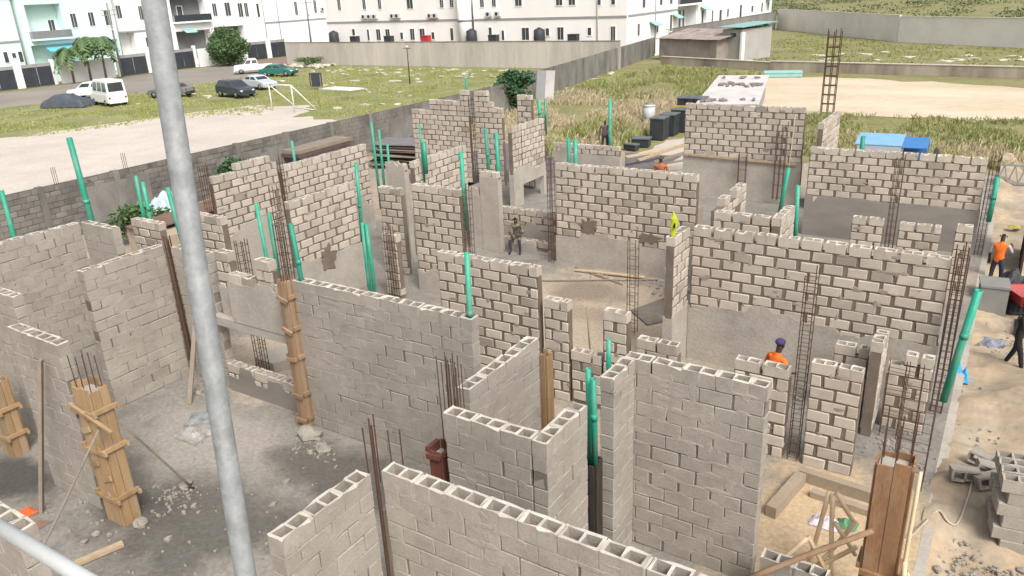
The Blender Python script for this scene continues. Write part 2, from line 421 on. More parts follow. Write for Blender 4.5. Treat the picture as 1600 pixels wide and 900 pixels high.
# ------------------------------------------------------------------ ground
def grid_sheet(name, x0, x1, y0, y1, nx, ny, hf, m, smooth=True):
    mb = MB()
    for j in range(ny+1):
        for i in range(nx+1):
            x = x0+(x1-x0)*i/nx; y = y0+(y1-y0)*j/ny; mb.v.append((x, y, hf(x, y)))
    for j in range(ny):
        for i in range(nx):
            a = j*(nx+1)+i; mb.f.append((a, a+1, a+nx+2, a+nx+1))
    o = mb.build(name, m, None, smooth); tag(o, kind='structure'); return o
def nz2(x, y, s, seed=0): return noise.noise(Vector((x*s, y*s, seed*7.3)))
def blob_sheet(name, poly, z, m, jag=.3, seed=0, kind='structure'):
    """flat patch with an uneven outline"""
    pts = []; n = len(poly)
    for i in range(n):
        a = Vector(poly[i]); b = Vector(poly[(i+1) % n]); d = (b-a); k = max(2, int(d.length/ max(.35, jag*1.6)))
        nn = Vector((-d.y, d.x)).normalized()
        for t in range(k):
            p = a+d*t/k+nn*jag*(noise.noise(Vector((a.x+d.x*t/k, a.y+d.y*t/k, seed)))*1.6+random.uniform(-.25, .25)); pts.append((p.x, p.y))
    mb = MB(); c = (sum(p[0] for p in pts)/len(pts), sum(p[1] for p in pts)/len(pts))
    mb.v = [(x, y, z) for x, y in pts]+[(*c, z)]
    mb.f = [tuple(range(len(pts)))] ; mb.v.pop()
    o = mb.build(name, m); tag(o, kind=kind); return o

G0 = -.42
M_GRASS = mat('rough grass ground', (.165, .17, .062), (.225, .21, .095), .35, bump=.5, bscale=3, grain=.25, stain=(.31, .26, .16), stain_scale=.16, stain_amt=.55, detail=10)
M_GRASSL = mat('field grass ground', (.175, .195, .06), (.245, .24, .10), .3, bump=.5, bscale=4, grain=.22, stain=(.30, .265, .18), stain_scale=.3, stain_amt=.6, stain2=(.095, .115, .04), s2_scale=.25, detail=10)
M_PALE = mat('pale sand field', (.545, .49, .43), (.475, .425, .37), .25, bump=.3, bscale=5, grain=.10, stain=(.39, .345, .295), stain_scale=.3, stain_amt=.5, detail=9)
M_PALE2 = mat('pale sand strip', (.60, .50, .375), (.50, .415, .305), .2, bump=.3, bscale=3, grain=.12, stain=(.37, .29, .17), stain_scale=.12, stain_amt=.6, detail=9, stretch=(.5, 1.4, 1))
M_ROAD = mat('dusty street paving', (.25, .225, .20), (.19, .17, .155), .4, bump=.2, bscale=8, grain=.1, stain=(.40, .34, .27), stain_scale=.2, stain_amt=.5)
M_GRAV = mat('granite chippings', (.115, .105, .108), (.17, .155, .155), 3, bump=.9, bscale=14, grain=.25)

g = grid_sheet('ground', -700, 500, -60, 900, 60, 48, lambda x, y: G0-.06+(0 if y < 180 else min(6, (y-180)*.03)), M_GRASS)
blob_sheet('field', [(-86, 30), (-34, 22), (-34, 80), (-86, 81), (-92, 66)], G0-.05, M_GRASSL, .5, 3)
blob_sheet('sand_field', [(-78, 8), (-34, -2), (-34, 44.0), (-50, 44), (-53, 50), (-60, 48), (-66, 29)], G0-.044, M_PALE, .9, 1)
blob_sheet('street', [(-103, 20), (-88, 20), (-86.5, 40), (-80, 54), (-82, 66), (-90, 78), (-97, 94), (-103.5, 98)], G0-.046, M_ROAD, .5, 2)
blob_sheet('sand_strip', [(-21, 59), (-12, 56.5), (-4, 57.5), (40, 60), (40, 78), (0, 74), (-12, 78), (-24, 79), (-26, 70)], G0-.05, M_PALE2, 1.1, 4)
blob_sheet('paved_forecourt', [(-103.4, 84), (-96, 84), (-90, 79), (-93, 90), (-103.4, 97)], G0-.042, mat('red paving', (.26, .165, .14), (.22, .15, .13), 1, bump=.2), .2, 5)

M_DIRT = mat('trodden dirt', (.36, .30, .235), (.29, .24, .19), .5, bump=.5, bscale=7, grain=.14, stain=(.20, .17, .135), stain_scale=.5, stain_amt=.6, detail=9)
blob_sheet('dirt_yard', [(-33.1, -10), (-20, -12), (14, -12), (16, 44), (4, 42.5), (-9, 41.5), (-14, 38), (-19, 41), (-26, 41), (-30, 46), (-33.1, 50)], G0-.048, M_DIRT, .4, 31)
# raised concrete floor of the house under construction
slab = MB().box(-21.2, -.22, .5, 32.4, -.55, 0).build('floor_slab', M_FLOOR); tag(slab, kind='structure')

# sand heaped along the right-hand side of the house
def sandz(x, y):
    h = G0+.02
    h += .55*math.exp(-((x-1.6)/1.5)**2-((y-17.6)/2.6)**2)
    h += .35*math.exp(-((x-.6)/.8)**2-((y-14.0)/1.2)**2)
    h += .30*math.exp(-((x-2.5)/2.0)**2-((y-12)/2.5)**2)
    h += .45*math.exp(-((x-1.4)/1.2)**2-((y-31)/2.4)**2)
    h += .34*math.exp(-((x+.15)/.45)**2)*(.55+.6*nz2(x*.3, y, .45, 5))
    h += .12*nz2(x, y, .9)+.12*nz2(x, y, 2.1, 2)+.075*nz2(x, y, 4.5, 3)
    return h
grid_sheet('sandy_yard', -.26, 12, 2, 46, 70, 230, sandz, M_SAND)
blob_sheet('rubble_ground', [(.2, 9.5), (3.2, 9.0), (3.4, 11.9), (.6, 12.4)], G0+.32, M_CONC, .3, 13) if False else None
ledge = MB().box(-.218, -.06, 8, 32.3, -.5, -.006).build('slab_edge', M_RENDER); tag(ledge, kind='structure')

# ------------------------------------------------------------------ block walls of the unfinished house
FL = dict(st='flush')
wall('short grey block wall with open cells at the bottom edge, left of the long wall', 'y', -5.72, 4.10, 5.47, 3.36, **FL)
wall('long grey block wall crossing the bottom edge with a row of open cells', 'x', 5.58, -5.66, -.9, 3.36, **FL)
wall('grey block wall behind the bottom wall, forming the front of the open box', 'x', 7.01, -5.83, -4.46, 3.36, **FL)
wall('pale right-hand flank of the open block box beside the green pipes', 'y', -4.23, 7.01, 8.10, 3.36, **FL)
wall('pale block wall running away behind the open block box', 'y', -5.88, 7.67, 9.60, 3.36, **FL)
wall('short grey block pier wall right of the tall green pipes', 'y', -4.22, 8.90, 9.63, 3.36, **FL)
wall('tall grey block wall right of centre at the bottom, running right', 'x', 9.65, -4.44, -2.27, 3.36, **FL)
wall('long plain grey wall in the middle with a line of cells along its top', 'x', 9.74, -11.70, -7.30, 3.36, **FL)
wall('square-jointed wall just right of the middle with one green pipe before it', 'x', 13.2, -10.77, -8.05, 3.05)
wall('narrow block pier right of the jointed middle wall', 'x', 13.2, -7.95, -7.32, 2.40)
wall('low sill of blocks between two narrow piers', 'x', 13.22, -7.31, -6.55, 1.30)
wall('narrow block pier with two cells standing before the sandy floor', 'x', 13.2, -6.54, -5.95, 2.40)
wall('low two-block wall behind the corner of the tall grey wall', 'x', 13.2, -5.80, -4.87, 1.92)
wall('jointed wall left of the upright steel cage, behind the tall grey wall', 'x', 13.2, -3.78, -2.72, 1.92)
wall('jointed wall right of the upright steel cage', 'x', 13.2, -2.40, -1.50, 2.16)
wall('narrow pier seen end on with three open cells', 'y', -1.42, 14.75, 15.45, 2.08)
wall('small stub of wall left of the three-celled pier', 'x', 15.3, -2.38, -1.70, 1.66)
wall('low jointed wall right of the three-celled pier', 'x', 15.3, -1.38, -.55, 1.45, steps=((1, .36, .83),))
wall('large jointed wall on the right with grey render below', 'x', 16.45, -5.86, -.60, 3.36, clean=8)
wall('short return wall at the left end of the large right-hand wall', 'y', -5.88, 15.45, 16.42, 3.36, clean=8)
wall('jointed wall in the middle distance behind the sandy floor', 'x', 21.25, -12.20, -7.45, 3.36, clean=10)
wall('stub of wall with open cells showing behind the large right-hand wall', 'x', 17.85, -5.85, -4.46, 3.36)
wall('short wall of open cells running away beside a green pipe', 'y', -4.22, 17.85, 19.2, 3.36)
wall('broken stub of stacked blocks beyond the large right-hand wall', 'y', -5.90, 18.45, 20.8, 3.40, skip=.12)
wall('half-built low wall left of the dark steel column', 'x', 23.7, -3.62, -2.72, 1.95)
wall('half-built low wall right of the dark steel column', 'x', 23.7, -2.36, -1.25, 1.90)
wall('small block stub by the right end of the damp wall', 'x', 23.9, -.95, -.48, 1.95)
wall('wide jointed wall at the upper right over damp dark render', 'x', 27.55, -5.78, -.50, 3.12, clean=7, coat=M_DAMP, rag=.02)
wall('tall jointed wall at the back right, highest on the site', 'x', 31.4, -11.7, -6.85, 3.84, clean=9)
wall('short wall seen at a steep angle behind the highest wall', 'y', -6.0, 30.67, 33.8, 3.40)
wall('jointed wall with a dark opening below, far centre', 'y', -17.1, 26.4, 27.12, 3.36, clean=8)
wall('hanging part of the far centre wall over the dark opening', 'y', -17.1, 27.14, 29.0, 3.36, clean=8, zbot=1.05)
wall('tall stepped-top wall at the back left', 'x', 29.5, -24.9, -21.45, 3.36, steps=((1, 1.1, 3.45), (2, 1.1, 3.45), (3, 2.95, 3.45), (4, 2.95, 3.45)))
wall('wall piece right of the rusty column at the back left', 'x', 29.5, -21.1, -19.6, 3.36, steps=((1, 0, 1.45), (2, 0, 1.0), (3, 0, .7), (4, 0, .7)))
wall('lone narrow block pier at the back beside the dark bush', 'x', 29.5, -18.80, -18.02, 4.2)
wall('jointed wall running away left of the stepped-top wall', 'y', -16.7, 19.7, 22.7, 3.36, clean=8)
wall('jointed pier wall left of the seated worker', 'x', 17.15, -14.75, -12.97, 3.36, clean=11)
wall('dark shaded wall deep between two jointed walls', 'x', 18.0, -16.85, -15.9, 2.90)
wall('jointed outer wall on the left with a level top', 'y', -20.6, 17.42, 21.65, 3.36, clean=9)
wall('jointed outer wall on the left nearest the galvanised pole', 'y', -20.5, 14.6, 17.2, 3.60, clean=8, steps=((1, .95, 2.4),))
wall('jointed inner wall with a dark mortar patch, left of centre', 'y', -16.6, 14.1, 16.75, 3.36, clean=8)
wall('short pier of small jointed blocks beside twin green pipes', 'x', 16.3, -15.35, -14.75, 2.0)
wall('grey wall at the far left edge running away', 'y', -20.3, 4.6, 10.28, 3.36, **FL)
wall('short plain return of the far left wall beside a green pipe', 'x', 10.3, -20.29, -18.85, 3.36, **FL)
wall('grey block wall behind the timber column box on the left', 'y', -16.3, 8.05, 10.0, 3.36, **FL)
wall('grey wall half hidden by the galvanised pole', 'x', 10.02, -16.02, -14.75, 3.36, **FL)
wall('jointed pier just right of the galvanised pole', 'x', 10.02, -14.5, -13.98, 3.5, clean=3, zbot=1.95)
wall('rendered wall over a wide opening left of the timber column', 'x', 9.85, -13.95, -11.95, 3.12, clean=1, zbot=1.95, steps=((1, 1.05, 1.6), (2, 1.05, 1.6)))
wall('low rendered sill with open cells left of the timber column', 'x', 9.95, -14.7, -11.9, .72, clean=1, coat=M_DAMP)
wall('low rendered wall seen through the wide opening', 'x', 13.2, -17.2, -11.2, 1.25, clean=1)
wall('grey block wall left of the timber column box with open cells', 'x', 5.68, -14.6, -12.95, 3.36, **FL)
wall('grey block wall end cut by the left edge', 'x', 6.5, -18.6, -16.1, 3.36, **FL)
wall('low jointed walls beyond the seated worker', 'x', 22.3, -16.4, -12.4, 1.35, clean=3)
wall('jointed low wall far behind the middle wall', 'x', 34.7, -20.0, -16.2, 1.1, clean=2)
wall('jointed blocks left of the galvanised pole behind the grey walls', 'x', 12.6, -19.3, -17.6, 3.2)
wall('stub of blocks behind the left return wall', 'x', 11.6, -20.2, -18.9, 3.15)
wall('low block wall at the bottom right corner beside the poles', 'x', 9.1, -2.05, -1.15, 1.0, **FL)

wall('plain rendered wall end between the dark shaded wall and the jointed wall', 'x', 19.45, -17.75, -16.95, 3.3, clean=1)
wall('plain rendered pier behind the jointed pier wall and its green pipe', 'x', 21.3, -15.2, -14.45, 2.84, clean=1, rag=.04)
wall('lower plain rendered stub left of the plain rendered pier', 'x', 21.32, -15.75, -15.22, 2.2, clean=1, rag=.04)
lt = MB().box(-14.76, -11.96, 9.86, 10.06, 1.74, 1.946).build('lintel_beam', M_RENDER); tag(lt, 'concrete lintel under the rendered wall over the wide opening', 'lintel', kind='thing')
lt = MB().box(-17.32, -17.1, 26.9, 29.06, .86, 1.046).build('lintel_beam', M_RENDER); tag(lt, 'concrete lintel under the far centre wall over the dark opening', 'lintel', kind='thing')
lt = MB().box(-17.31, -17.11, 28.86, 29.05, 0, .856).build('concrete_post', M_RENDER); tag(lt, 'short concrete post at the right side of the dark opening', 'post')
# ------------------------------------------------------------------ green conduit pipes
def pipe(label, p, q, r=.06, n=12):
    p = Vector(p); q = Vector(q)
    root = empty('conduit_pipe', p, 0, label, 'pipe', 'green conduit pipes')
    L = q-p
    MB().tube([(0,0,0), L*.5+Vector((random.uniform(-.01,.01), random.uniform(-.01,.01), 0)), L], r, n, hollow=.12).build('barrel', M_PIPE, root, True)
    if L.length > 1.2 and random.random() < .4:
        k = random.uniform(.45, .6)
        MB().tube([L*k, L*(k+.10/L.length)], r*1.13, n).build('socket', M_PIPE, root, True)
    return root
PIPES = [
 ('tall leaning green pipe standing clear of the far left return wall', (-20.24,10.60,2.2), (-20.37,10.60,5.52), .085),
 ('green pipe at the left behind the return wall, taller of two', (-20.86,12.40,1.9), (-20.80,12.40,4.10), .06),
 ('green pipe at the left behind the return wall, shorter of two', (-20.53,12.40,1.9), (-20.52,12.40,3.94), .06),
 ('green pipe immediately left of the galvanised pole', (-16.95,11.0,2.2), (-17.2,11.0,4.43), .065),
 ('short green pipe showing beside the dark plank stack', (-23.97,21.0,.5), (-23.95,21.0,3.36), .065),
 ('tallest green pipe of the trio before the heap of roofing sheets', (-18.2,19.5,1.6), (-18.23,19.5,4.63), .055),
 ('middle green pipe of the trio before the heap of roofing sheets', (-17.96,19.5,1.6), (-17.92,19.5,4.37), .055),
 ('shortest green pipe of the trio before the heap of roofing sheets', (-17.7,19.5,1.6), (-17.61,19.5,3.91), .05),
 ('slim green pipe rising at the right end of the patched wall', (-16.72,16.9,1.2), (-16.60,16.9,3.87), .065),
 ('left pipe of the thick green twin pipes by the small block pier', (-14.77,15.0,.0), (-14.76,15.0,2.74), .065),
 ('right pipe of the thick green twin pipes by the small block pier', (-14.59,15.0,.0), (-14.62,15.0,2.72), .07),
 ('thin green pipe over the rendered wall, first of three in a row', (-14.15,11.2,1.5), (-14.26,11.2,4.30), .05),
 ('green pipe next to the two blocks on the rendered wall', (-12.76,10.3,2.0), (-12.76,10.3,4.48), .055),
 ('green pipe rising from the left end of the long plain wall', (-11.49,9.86,2.6), (-11.62,9.86,4.50), .055),
 ('thin green pipe before the stepped-top wall', (-16.55,20.0,2.6), (-16.57,20.0,4.57), .04),
 ('stubby wide green pipe before the stepped-top wall', (-16.47,20.0,2.9), (-16.45,20.0,3.96), .09),
 ('green pipe at the right edge of the jointed pier wall', (-13.12,17.6,2.0), (-13.15,17.6,4.33), .07),
 ('shorter green pipe before the far centre wall', (-18.0,26.0,.8), (-18.12,26.0,3.35), .08),
 ('long green pipe hanging low before the far centre wall', (-16.2,24.0,.46), (-16.24,24.0,3.61), .09),
 ('single green pipe in front of the square-jointed wall', (-7.42,9.85,2.4), (-7.38,9.85,4.51), .055),
 ('left of two short green pipes on top of the middle-distance wall', (-12.05,22.0,2.4), (-12.09,22.0,4.02), .07),
 ('right of two short green pipes on top of the middle-distance wall', (-11.82,22.0,2.4), (-11.83,22.0,3.97), .08),
 ('green pipe standing alone against the dry tall grass', (-17.12,35.5,.2), (-17.12,35.5,3.25), .09),
 ('short thick green pipe by the lone narrow pier', (-17.44,29.3,2.6), (-17.51,29.3,4.02), .09),
 ('short thin green pipe by the lone narrow pier', (-17.18,29.3,2.6), (-17.19,29.3,4.08), .05),
 ('leaning green pipe with a pale string, behind the large jointed wall', (-4.80,20.0,2.7), (-4.66,20.0,4.05), .065),
 ('green pipe at the corner of the damp room', (-4.21,19.45,2.2), (-4.27,19.45,3.76), .065),
 ('green pipe at the outer end of the wide damp wall', (-.22,27.3,1.2), (-.19,27.3,2.60), .085),
 ('big leaning green pipe by the steel column at the house edge', (-.33,15.98,.5), (-.08,16.0,2.93), .085),
 ('short green pipe behind the corner of the tall grey wall', (-4.80,9.97,2.4), (-4.82,9.97,3.42), .045),
 ('thin green pipe in the gap right of the block box', (-4.43,8.55,2.0), (-4.45,8.55,3.64), .045),
 ('thick long green pipe in the gap right of the block box', (-4.30,8.45,2.2), (-4.32,8.45,3.56), .05),
 ('tip of a green pipe over the stepped-top wall', (-21.73,29.85,3.6), (-21.73,29.85,4.82), .06),
 ('stub of green pipe beside the blue tarpaulin', (-4.26,28.5,1.8), (-4.28,28.5,3.39), .09),
 ('stub of green pipe in the rubbish behind the galvanised pole', (-14.15,8.9,0), (-14.09,8.9,.34), .045),
 ('green pipe end cut off by the left edge of the picture', (-28.2,12.0,-.4), (-28.12,12.0,3.05), .09),
]
for l, p, q, r in PIPES: pipe(l, p, q, r*.86)

# ------------------------------------------------------------------ reinforcement cages
BAR = {}
def bar_mesh(L, r=.009):
    k = (round(L, 2), r)
    if k not in BAR: BAR[k] = MB().tube([(0,0,0), (0,0,L)], r, 5).mesh('bar', M_REBAR)
    return BAR[k]
STR = {}
def stirrup_mesh(a, b, r=.006):
    k = (a, b, r)
    if k not in STR:
        mb = MB(); x, y = a/2+.008, b/2+.008
        c = [(-x,-y), (x,-y), (x,y), (-x,y)]
        for i in range(4):
            p, q = c[i], c[(i+1) % 4]; mb.tube([(*p, 0), (*q, 0)], r, 4)
        STR[k] = mb.mesh('stirrup', M_REBAR)
    return STR[k]
def cage(label, x, y, z0, z1, a=.18, b=.18, nx=2, ny=2, gap=.2, r=.009, lean=(0, 0), rz=0, proud=.0, name='rebar_cage', stz=None, group='steel column cages', sr=.006):
    root = empty(name, (x, y, z0), rz, label, 'rebar cage', group)
    root.rotation_euler = (lean[0], lean[1], rz)
    rd = random.Random(len(label)*31+int(x*10))
    H = z1-z0; pos = set()
    for i in range(nx):
        for j in range(ny):
            if i in (0, nx-1) or j in (0, ny-1): pos.add((i, j))
    for i, j in sorted(pos):
        px, py = (-a/2+a*i/(nx-1)), (-b/2+b*j/(ny-1))
        put('bar', bar_mesh(H+round(rd.uniform(-.1, .1), 1), r), root, (px, py, 0), rot=(rd.uniform(-.008, .008), rd.uniform(-.008, .008), 0))
    if gap:
        z = .08
        while z < (stz or H)-.05:
            put('stirrup', stirrup_mesh(a, b, sr), root, (0, 0, z+rd.uniform(-.02, .02)), rz=0, rot=(rd.uniform(-.03, .03), rd.uniform(-.03, .03), 0)); z += gap
    return root
cage('upright rusty steel cage standing in a slot of the jointed wall', -2.56, 13.30, .02, 3.85, .17, .17, 2, 2, .17)
cage('thin steel cage standing before the middle-distance wall', -7.64, 17.2, 0, 2.6, .22, .2, 2, 2, .25)
cage('dense rusty steel column at the right end of the large wall', -.44, 16.5, -.05, 3.55, .2, .24, 3, 3, .14, r=.012)
cage('steel cage rising between two left-hand jointed walls', -16.85, 13.95, .6, 3.85, .22, .22, 3, 2, .2)
cage('steel cage on the end of the outer wall by the galvanised pole', -20.45, 14.35, .8, 4.0, .2, .2, 3, 2, .2)
cage('steel cage between the outer wall and the level-topped wall', -20.5, 17.31, .8, 3.7, .12, .12, 2, 2, .2)
cage('steel cage at the left end of the middle-distance wall', -12.32, 21.2, 0, 3.6, .18, .2, 3, 2, .2)
cage('steel cage rising in the dark slot of the half-built wall', -2.54, 23.8, 0, 3.8, .2, .16, 3, 2, .2)
cage('tall thin rusty column cage standing alone in the field', -11.0, 56.8, G0, 5.1, .8, .4, 3, 2, .62, r=.032, sr=.028)
cage('rods and loops against the highest wall, left of two', -9.1, 31.2, .2, 2.0, .3, .12, 2, 2, .5, r=.014)
cage('rods and loops against the highest wall, right of two', -7.6, 31.1, .2, 3.2, .35, .14, 3, 2, .5, r=.014)
cage('cage at the outer end of the wide damp wall', -.35, 27.65, 0, 3.2, .2, .2, 3, 2, .18)
cage('rusty column cage in the stepped-top back wall', -21.27, 29.6, 0, 4.0, .2, .16, 3, 2, .2)
cage('rods beside the long dark opening of the far centre wall', -17.2, 29.12, 0, 3.4, .14, .14, 2, 2, .25)
cage('steel cage by the jointed pier wall and its green pipe', -12.8, 17.25, 0, 3.5, .18, .18, 3, 2, .2)
cage('steel rods over the timber column in the left middle', -11.82, 9.72, 2.9, 4.6, .16, .16, 3, 2, .3)
cage('row of thin rods rising behind the open block box', -5.98, 7.42, .5, 3.98, .3, .12, 6, 2, 0, r=.008)
cage('bunch of thin rods at the corner of the bottom walls', -6.3, 6.3, 2.4, 3.35, .45, .2, 2, 2, 0, r=.010)
cage('bent rod standing over the corner of the bottom walls', -5.72, 5.55, 1.0, 4.05, .02, .02, 2, 2, 0, r=.011)
cage('rods rising from the foot of the steel column near the timber box', -.62, 13.5, -.1, 2.2, .5, .3, 3, 2, .4, r=.008)
cage('short rods beside the small block pier', -14.9, 16.15, 0, 2.3, .2, .2, 3, 3, .22)
cage('steel cage by the jointed pier right of the pole', -14.24, 10.6, 0, 3.6, .2, .2, 3, 2, .2)
cage('rusty bars set in the joint of the grey wall by the pole', -16.18, 10.05, .4, 3.5, .12, .1, 3, 2, .2, r=.016)
cage('rods in the dark gap beside the jointed stub', -1.0, 15.0, .0, 1.7, .6, .15, 3, 2, .45, r=.008)

# ------------------------------------------------------------------ timber formwork
def board(root, p, q, w, t, m=M_WOOD, name='plank', up=(0,0,1)):
    p = Vector(p); q = Vector(q)
    mb = MB().bar(p, q, w, t, up)
    return mb.build(name, m, root)
def column_box(label, x, y, z0, z1, a, b, m=M_WOOD, planks=2, bands=(), rods=None, fill=True, lean=(0, 0), rz=0, band_over=.12):
    """column shutter: planks on all four sides, cross battens, concrete inside"""
    root = empty('column_formwork', (x, y, z0), rz, label, 'formwork', 'timber column shutters'); root.rotation_euler = (lean[0], lean[1], rz)
    H = z1-z0; t = .028; rd = random.Random(int(x*100+y*10))
    for side in (-1, 1):
        w = a/planks
        for i in range(planks):
            cx = -a/2+w*(i+.5); h = H-rd.uniform(0, .12)
            MB().box(cx-w/2+.004, cx+w/2-.004, side*(b/2)-(t if side < 0 else 0), side*(b/2)+(t if side > 0 else 0), 0, h).build('plank', m, root)
        w = b/planks
        for i in range(planks):
            cy = -b/2+w*(i+.5); h = H-rd.uniform(0, .12)
            MB().box(side*(a/2+.001)-(t if side < 0 else 0), side*(a/2+.001)+(t if side > 0 else 0), cy-w/2+.004, cy+w/2-.004, 0, h).build('plank', m, root)
    if fill: MB().box(-a/2+.006, a/2-.006, -b/2+.006, b/2-.006, 0, H-.16).build('concrete_core', M_CONC, root)
    for z in bands:
        o = band_over; e = rd.uniform(-.06, .06)
        for s in (-1, 1):
            MB().bar((-a/2-o, s*(b/2+t+.025), z*H+e), (a/2+o, s*(b/2+t+.025), z*H-e), .05, .075).build('batten', m, root)
            MB().bar((s*(a/2+t+.026), -b/2-o*.6, z*H+.05), (s*(a/2+t+.026), b/2+o*.6, z*H+.05), .05, .075).build('batten', m, root)
    if rods:
        for i in range(rods):
            px = -a/2+.04+(a-.08)*(i % 3)/2; py = (-b/2+.05) if i < 3 else (b/2-.05)
            put('bar', bar_mesh(round(rd.uniform(.65, .8), 1)), root, (px, py, H-.2), rot=(rd.uniform(-.03, .03), rd.uniform(-.03, .03), 0))
    return root
M_WOODO = mat('orange formwork timber', (.40, .26, .135), (.30, .19, .095), 1.6, rough=.85, bump=.4, bscale=20, rnd=.2, grain=.15, stretch=(6, 6, .7), stain=(.34, .29, .23), stain_scale=1.1, stain_amt=.6)
fb = column_box('orange timber column box with rods out of its top, on the left', -12.42, 5.78, 0, 2.75, .5, .30, M_WOODO, 2, (.82, .55, .2), rods=6)
for i, (x, z) in enumerate(((-.1, 1.9), (.12, 2.2), (.05, 1.55), (-.15, 1.2), (.16, 1.0), (-.02, .6))):
    MB().bar((x-.13, -.20, z-.06), (x+.13, -.20, z+.05), .1, .03, (0, 1, 0)).build('cleat', M_WOODO, fb)
column_box('timber shutter cut by the left edge', -16.55, 5.95, 0, 1.75, .42, .28, M_WOODO, 2, (.6, .25), rods=None)
tc = column_box('tall brown timber column against the end of the long plain wall', -11.83, 9.70, .02, 3.45, .22, .24, M_WOOD, 2, (.86, .66, .47, .22, .05), rods=None, band_over=.03)
column_box('bare orange board standing behind the pale wall', -5.94, 9.86, .3, 3.02, .16, .2, M_WOODO, 2, (), fill=False)
column_box('dark red shutter seen through the gap left of the block box', -6.15, 7.28, .2, 2.62, .2, .24, mat('red brown shutter', (.17, .06, .04), (.12, .045, .032), 1.5, bump=.3, bscale=20, grain=.12, stretch=(6, 6, .8)), 1, (.95,), fill=True, band_over=.02)
br = column_box('large rusty brown column box at the bottom right corner', -.60, 9.72, -.1, 2.78, .40, .36, mat('rust brown ply', (.30, .165, .085), (.20, .105, .055), 1.3, rough=.8, bump=.3, bscale=15, grain=.15, stretch=(3, 3, .8), stain=(.42, .30, .20), stain_scale=1.6, stain_amt=.6), 2, (.38,), rods=6, band_over=.02)
column_box('grey weathered boards in the corner of the bottom walls', -5.70, 5.70, .2, 2.75, .12, .14, M_WOODG, 2, (), fill=False)

column_box('black boards added as the deep shadow in the gap below the thick green pipe', -4.36, 8.5, 0, 2.25, .16, .2, mat('black gap shadow board', (.03,.026,.022), (.055,.045,.038), 3, rough=.8, stretch=(5,5,.6)), 2, (), fill=False)  # boards added and coloured black to give the gap its deep shadow
def post(label, p, q, r, m, n=8, name='timber_pole', group=None, cat='pole', rect=None):
    p = Vector(p); q = Vector(q); d = q-p
    mb = MB()
    if rect: mb.bar((0,0,0), d, *rect)
    else:
        k = 5; pts = []; s = Vector((random.uniform(-1,1), random.uniform(-1,1), random.uniform(-1,1)))*r*.5
        for i in range(k+1):
            t = i/k; pts.append(d*t+s*math.sin(t*math.pi))
        mb.tube(pts, [r*(1.05-.15*i/k) for i in range(k+1)], n)
    o = mb.build(name, m, None, not rect); o.location = p
    return tag(o, label, cat, group)
post('grey timber prop against the wall left of the orange column box', (-13.95,5.09,0), (-13.35,5.55,3.05), .04, M_WOODG, rect=(.09, .06))
post('thin dark stick leaning on the orange column box', (-12.51,4.17,0), (-11.95,5.52,2.10), .022, M_WOODG)
post('second thin stick leaning from the floor to the orange column box', (-12.05,6.95,0), (-12.1,5.98,1.92), .02, M_WOODG)
post('short batten nailed across the orange column box', (-12.78,5.55,2.36), (-11.62,5.55,2.12), .03, M_WOODO, rect=(.06, .04))
post('grey timber prop behind the galvanised pole', (-14.98,9.0,0), (-15.64,9.98,1.5), .03, M_WOODG, rect=(.10, .05))
post('pale sawn plank lying on the floor at the bottom left', (-11.96,4.50,.05), (-11.70,5.30,.05), .05, M_WOODP, rect=(.13, .06))
M_BAM = mat('peeled pole', (.72, .55, .36), (.60, .45, .28), 3, rough=.7, bump=.2, bscale=30)
post('thick brown pole slanting across the bottom right corner', (-2.15,8.7,.85), (-.72,9.42,1.75), .042, M_WOOD)
BRP = [((-1.42,10.2,1.62), (-1.62,10.2,.0)), ((-1.32,10.2,1.64), (-1.02,10.15,1.25)), ((-1.36,10.18,1.6), (-1.20,10.0,.2)), ((-1.02,10.15,1.28), (-1.5,10.0,.3)),
       ((-1.28,10.1,1.2), (-.95,10.1,.75)), ((-.95,10.1,.9), (-1.75,9.9,.1)), ((-1.6,10.0,.9), (-1.2,9.95,.3)), ((-1.6,9.95,.9), (-2.05,9.8,.2))]
BRL = ['long slanting leg of the pale pole frame', 'short head piece of the pale pole frame', 'upright of the pole frame nearest the rusty box', 'cross brace of the pale pole frame from its right shoulder',
       'small strut in the middle of the pale pole frame', 'low rail of the pale pole frame running left', 'inner brace low in the pale pole frame', 'outer low brace of the pale pole frame']
for (p, q), l in zip(BRP, BRL): post(l, p, q, .034, M_BAM, group='pale pole frame')
post('pale pole up the right side of the rusty column box', (-.28,9.46,-.1), (-.30,9.50,2.75), .026, M_BAM)
post('pale pole leaning at the foot of the rusty column box', (-.22,9.3,0), (-.30,9.44,1.4), .034, M_BAM)
post('thin pole leaning right of the rusty column box', (.15,9.6,-.3), (-.25,9.5,1.2), .02, M_BAM)
post('thin rod lying across the sandy floor', (-11.7,19.4,.03), (-8.5,21.0,.05), .022, M_WOODG)
post('second rod lying across the sandy floor', (-11.3,20.9,.04), (-9.3,20.2,.03), .02, M_WOODG)
post('pale plank lying behind the sandy floor', (-11.2,20.7,.05), (-8.9,20.95,.08), .02, M_WOODP, rect=(.14, .04))
post('bent stick standing on the sill between the piers', (-7.0,13.6,.9), (-7.25,13.9,2.0), .02, M_WOODG)
post('long batten fixed across the highest wall', (-11.6,31.32,1.72), (-7.0,31.32,1.62), .05, M_WOODP, rect=(.05, .09))
post('pale string hanging to the leaning green pipe', (-4.66,20.0,4.05), (-4.72,20.5,5.3), .012, M_WOODP, n=5)

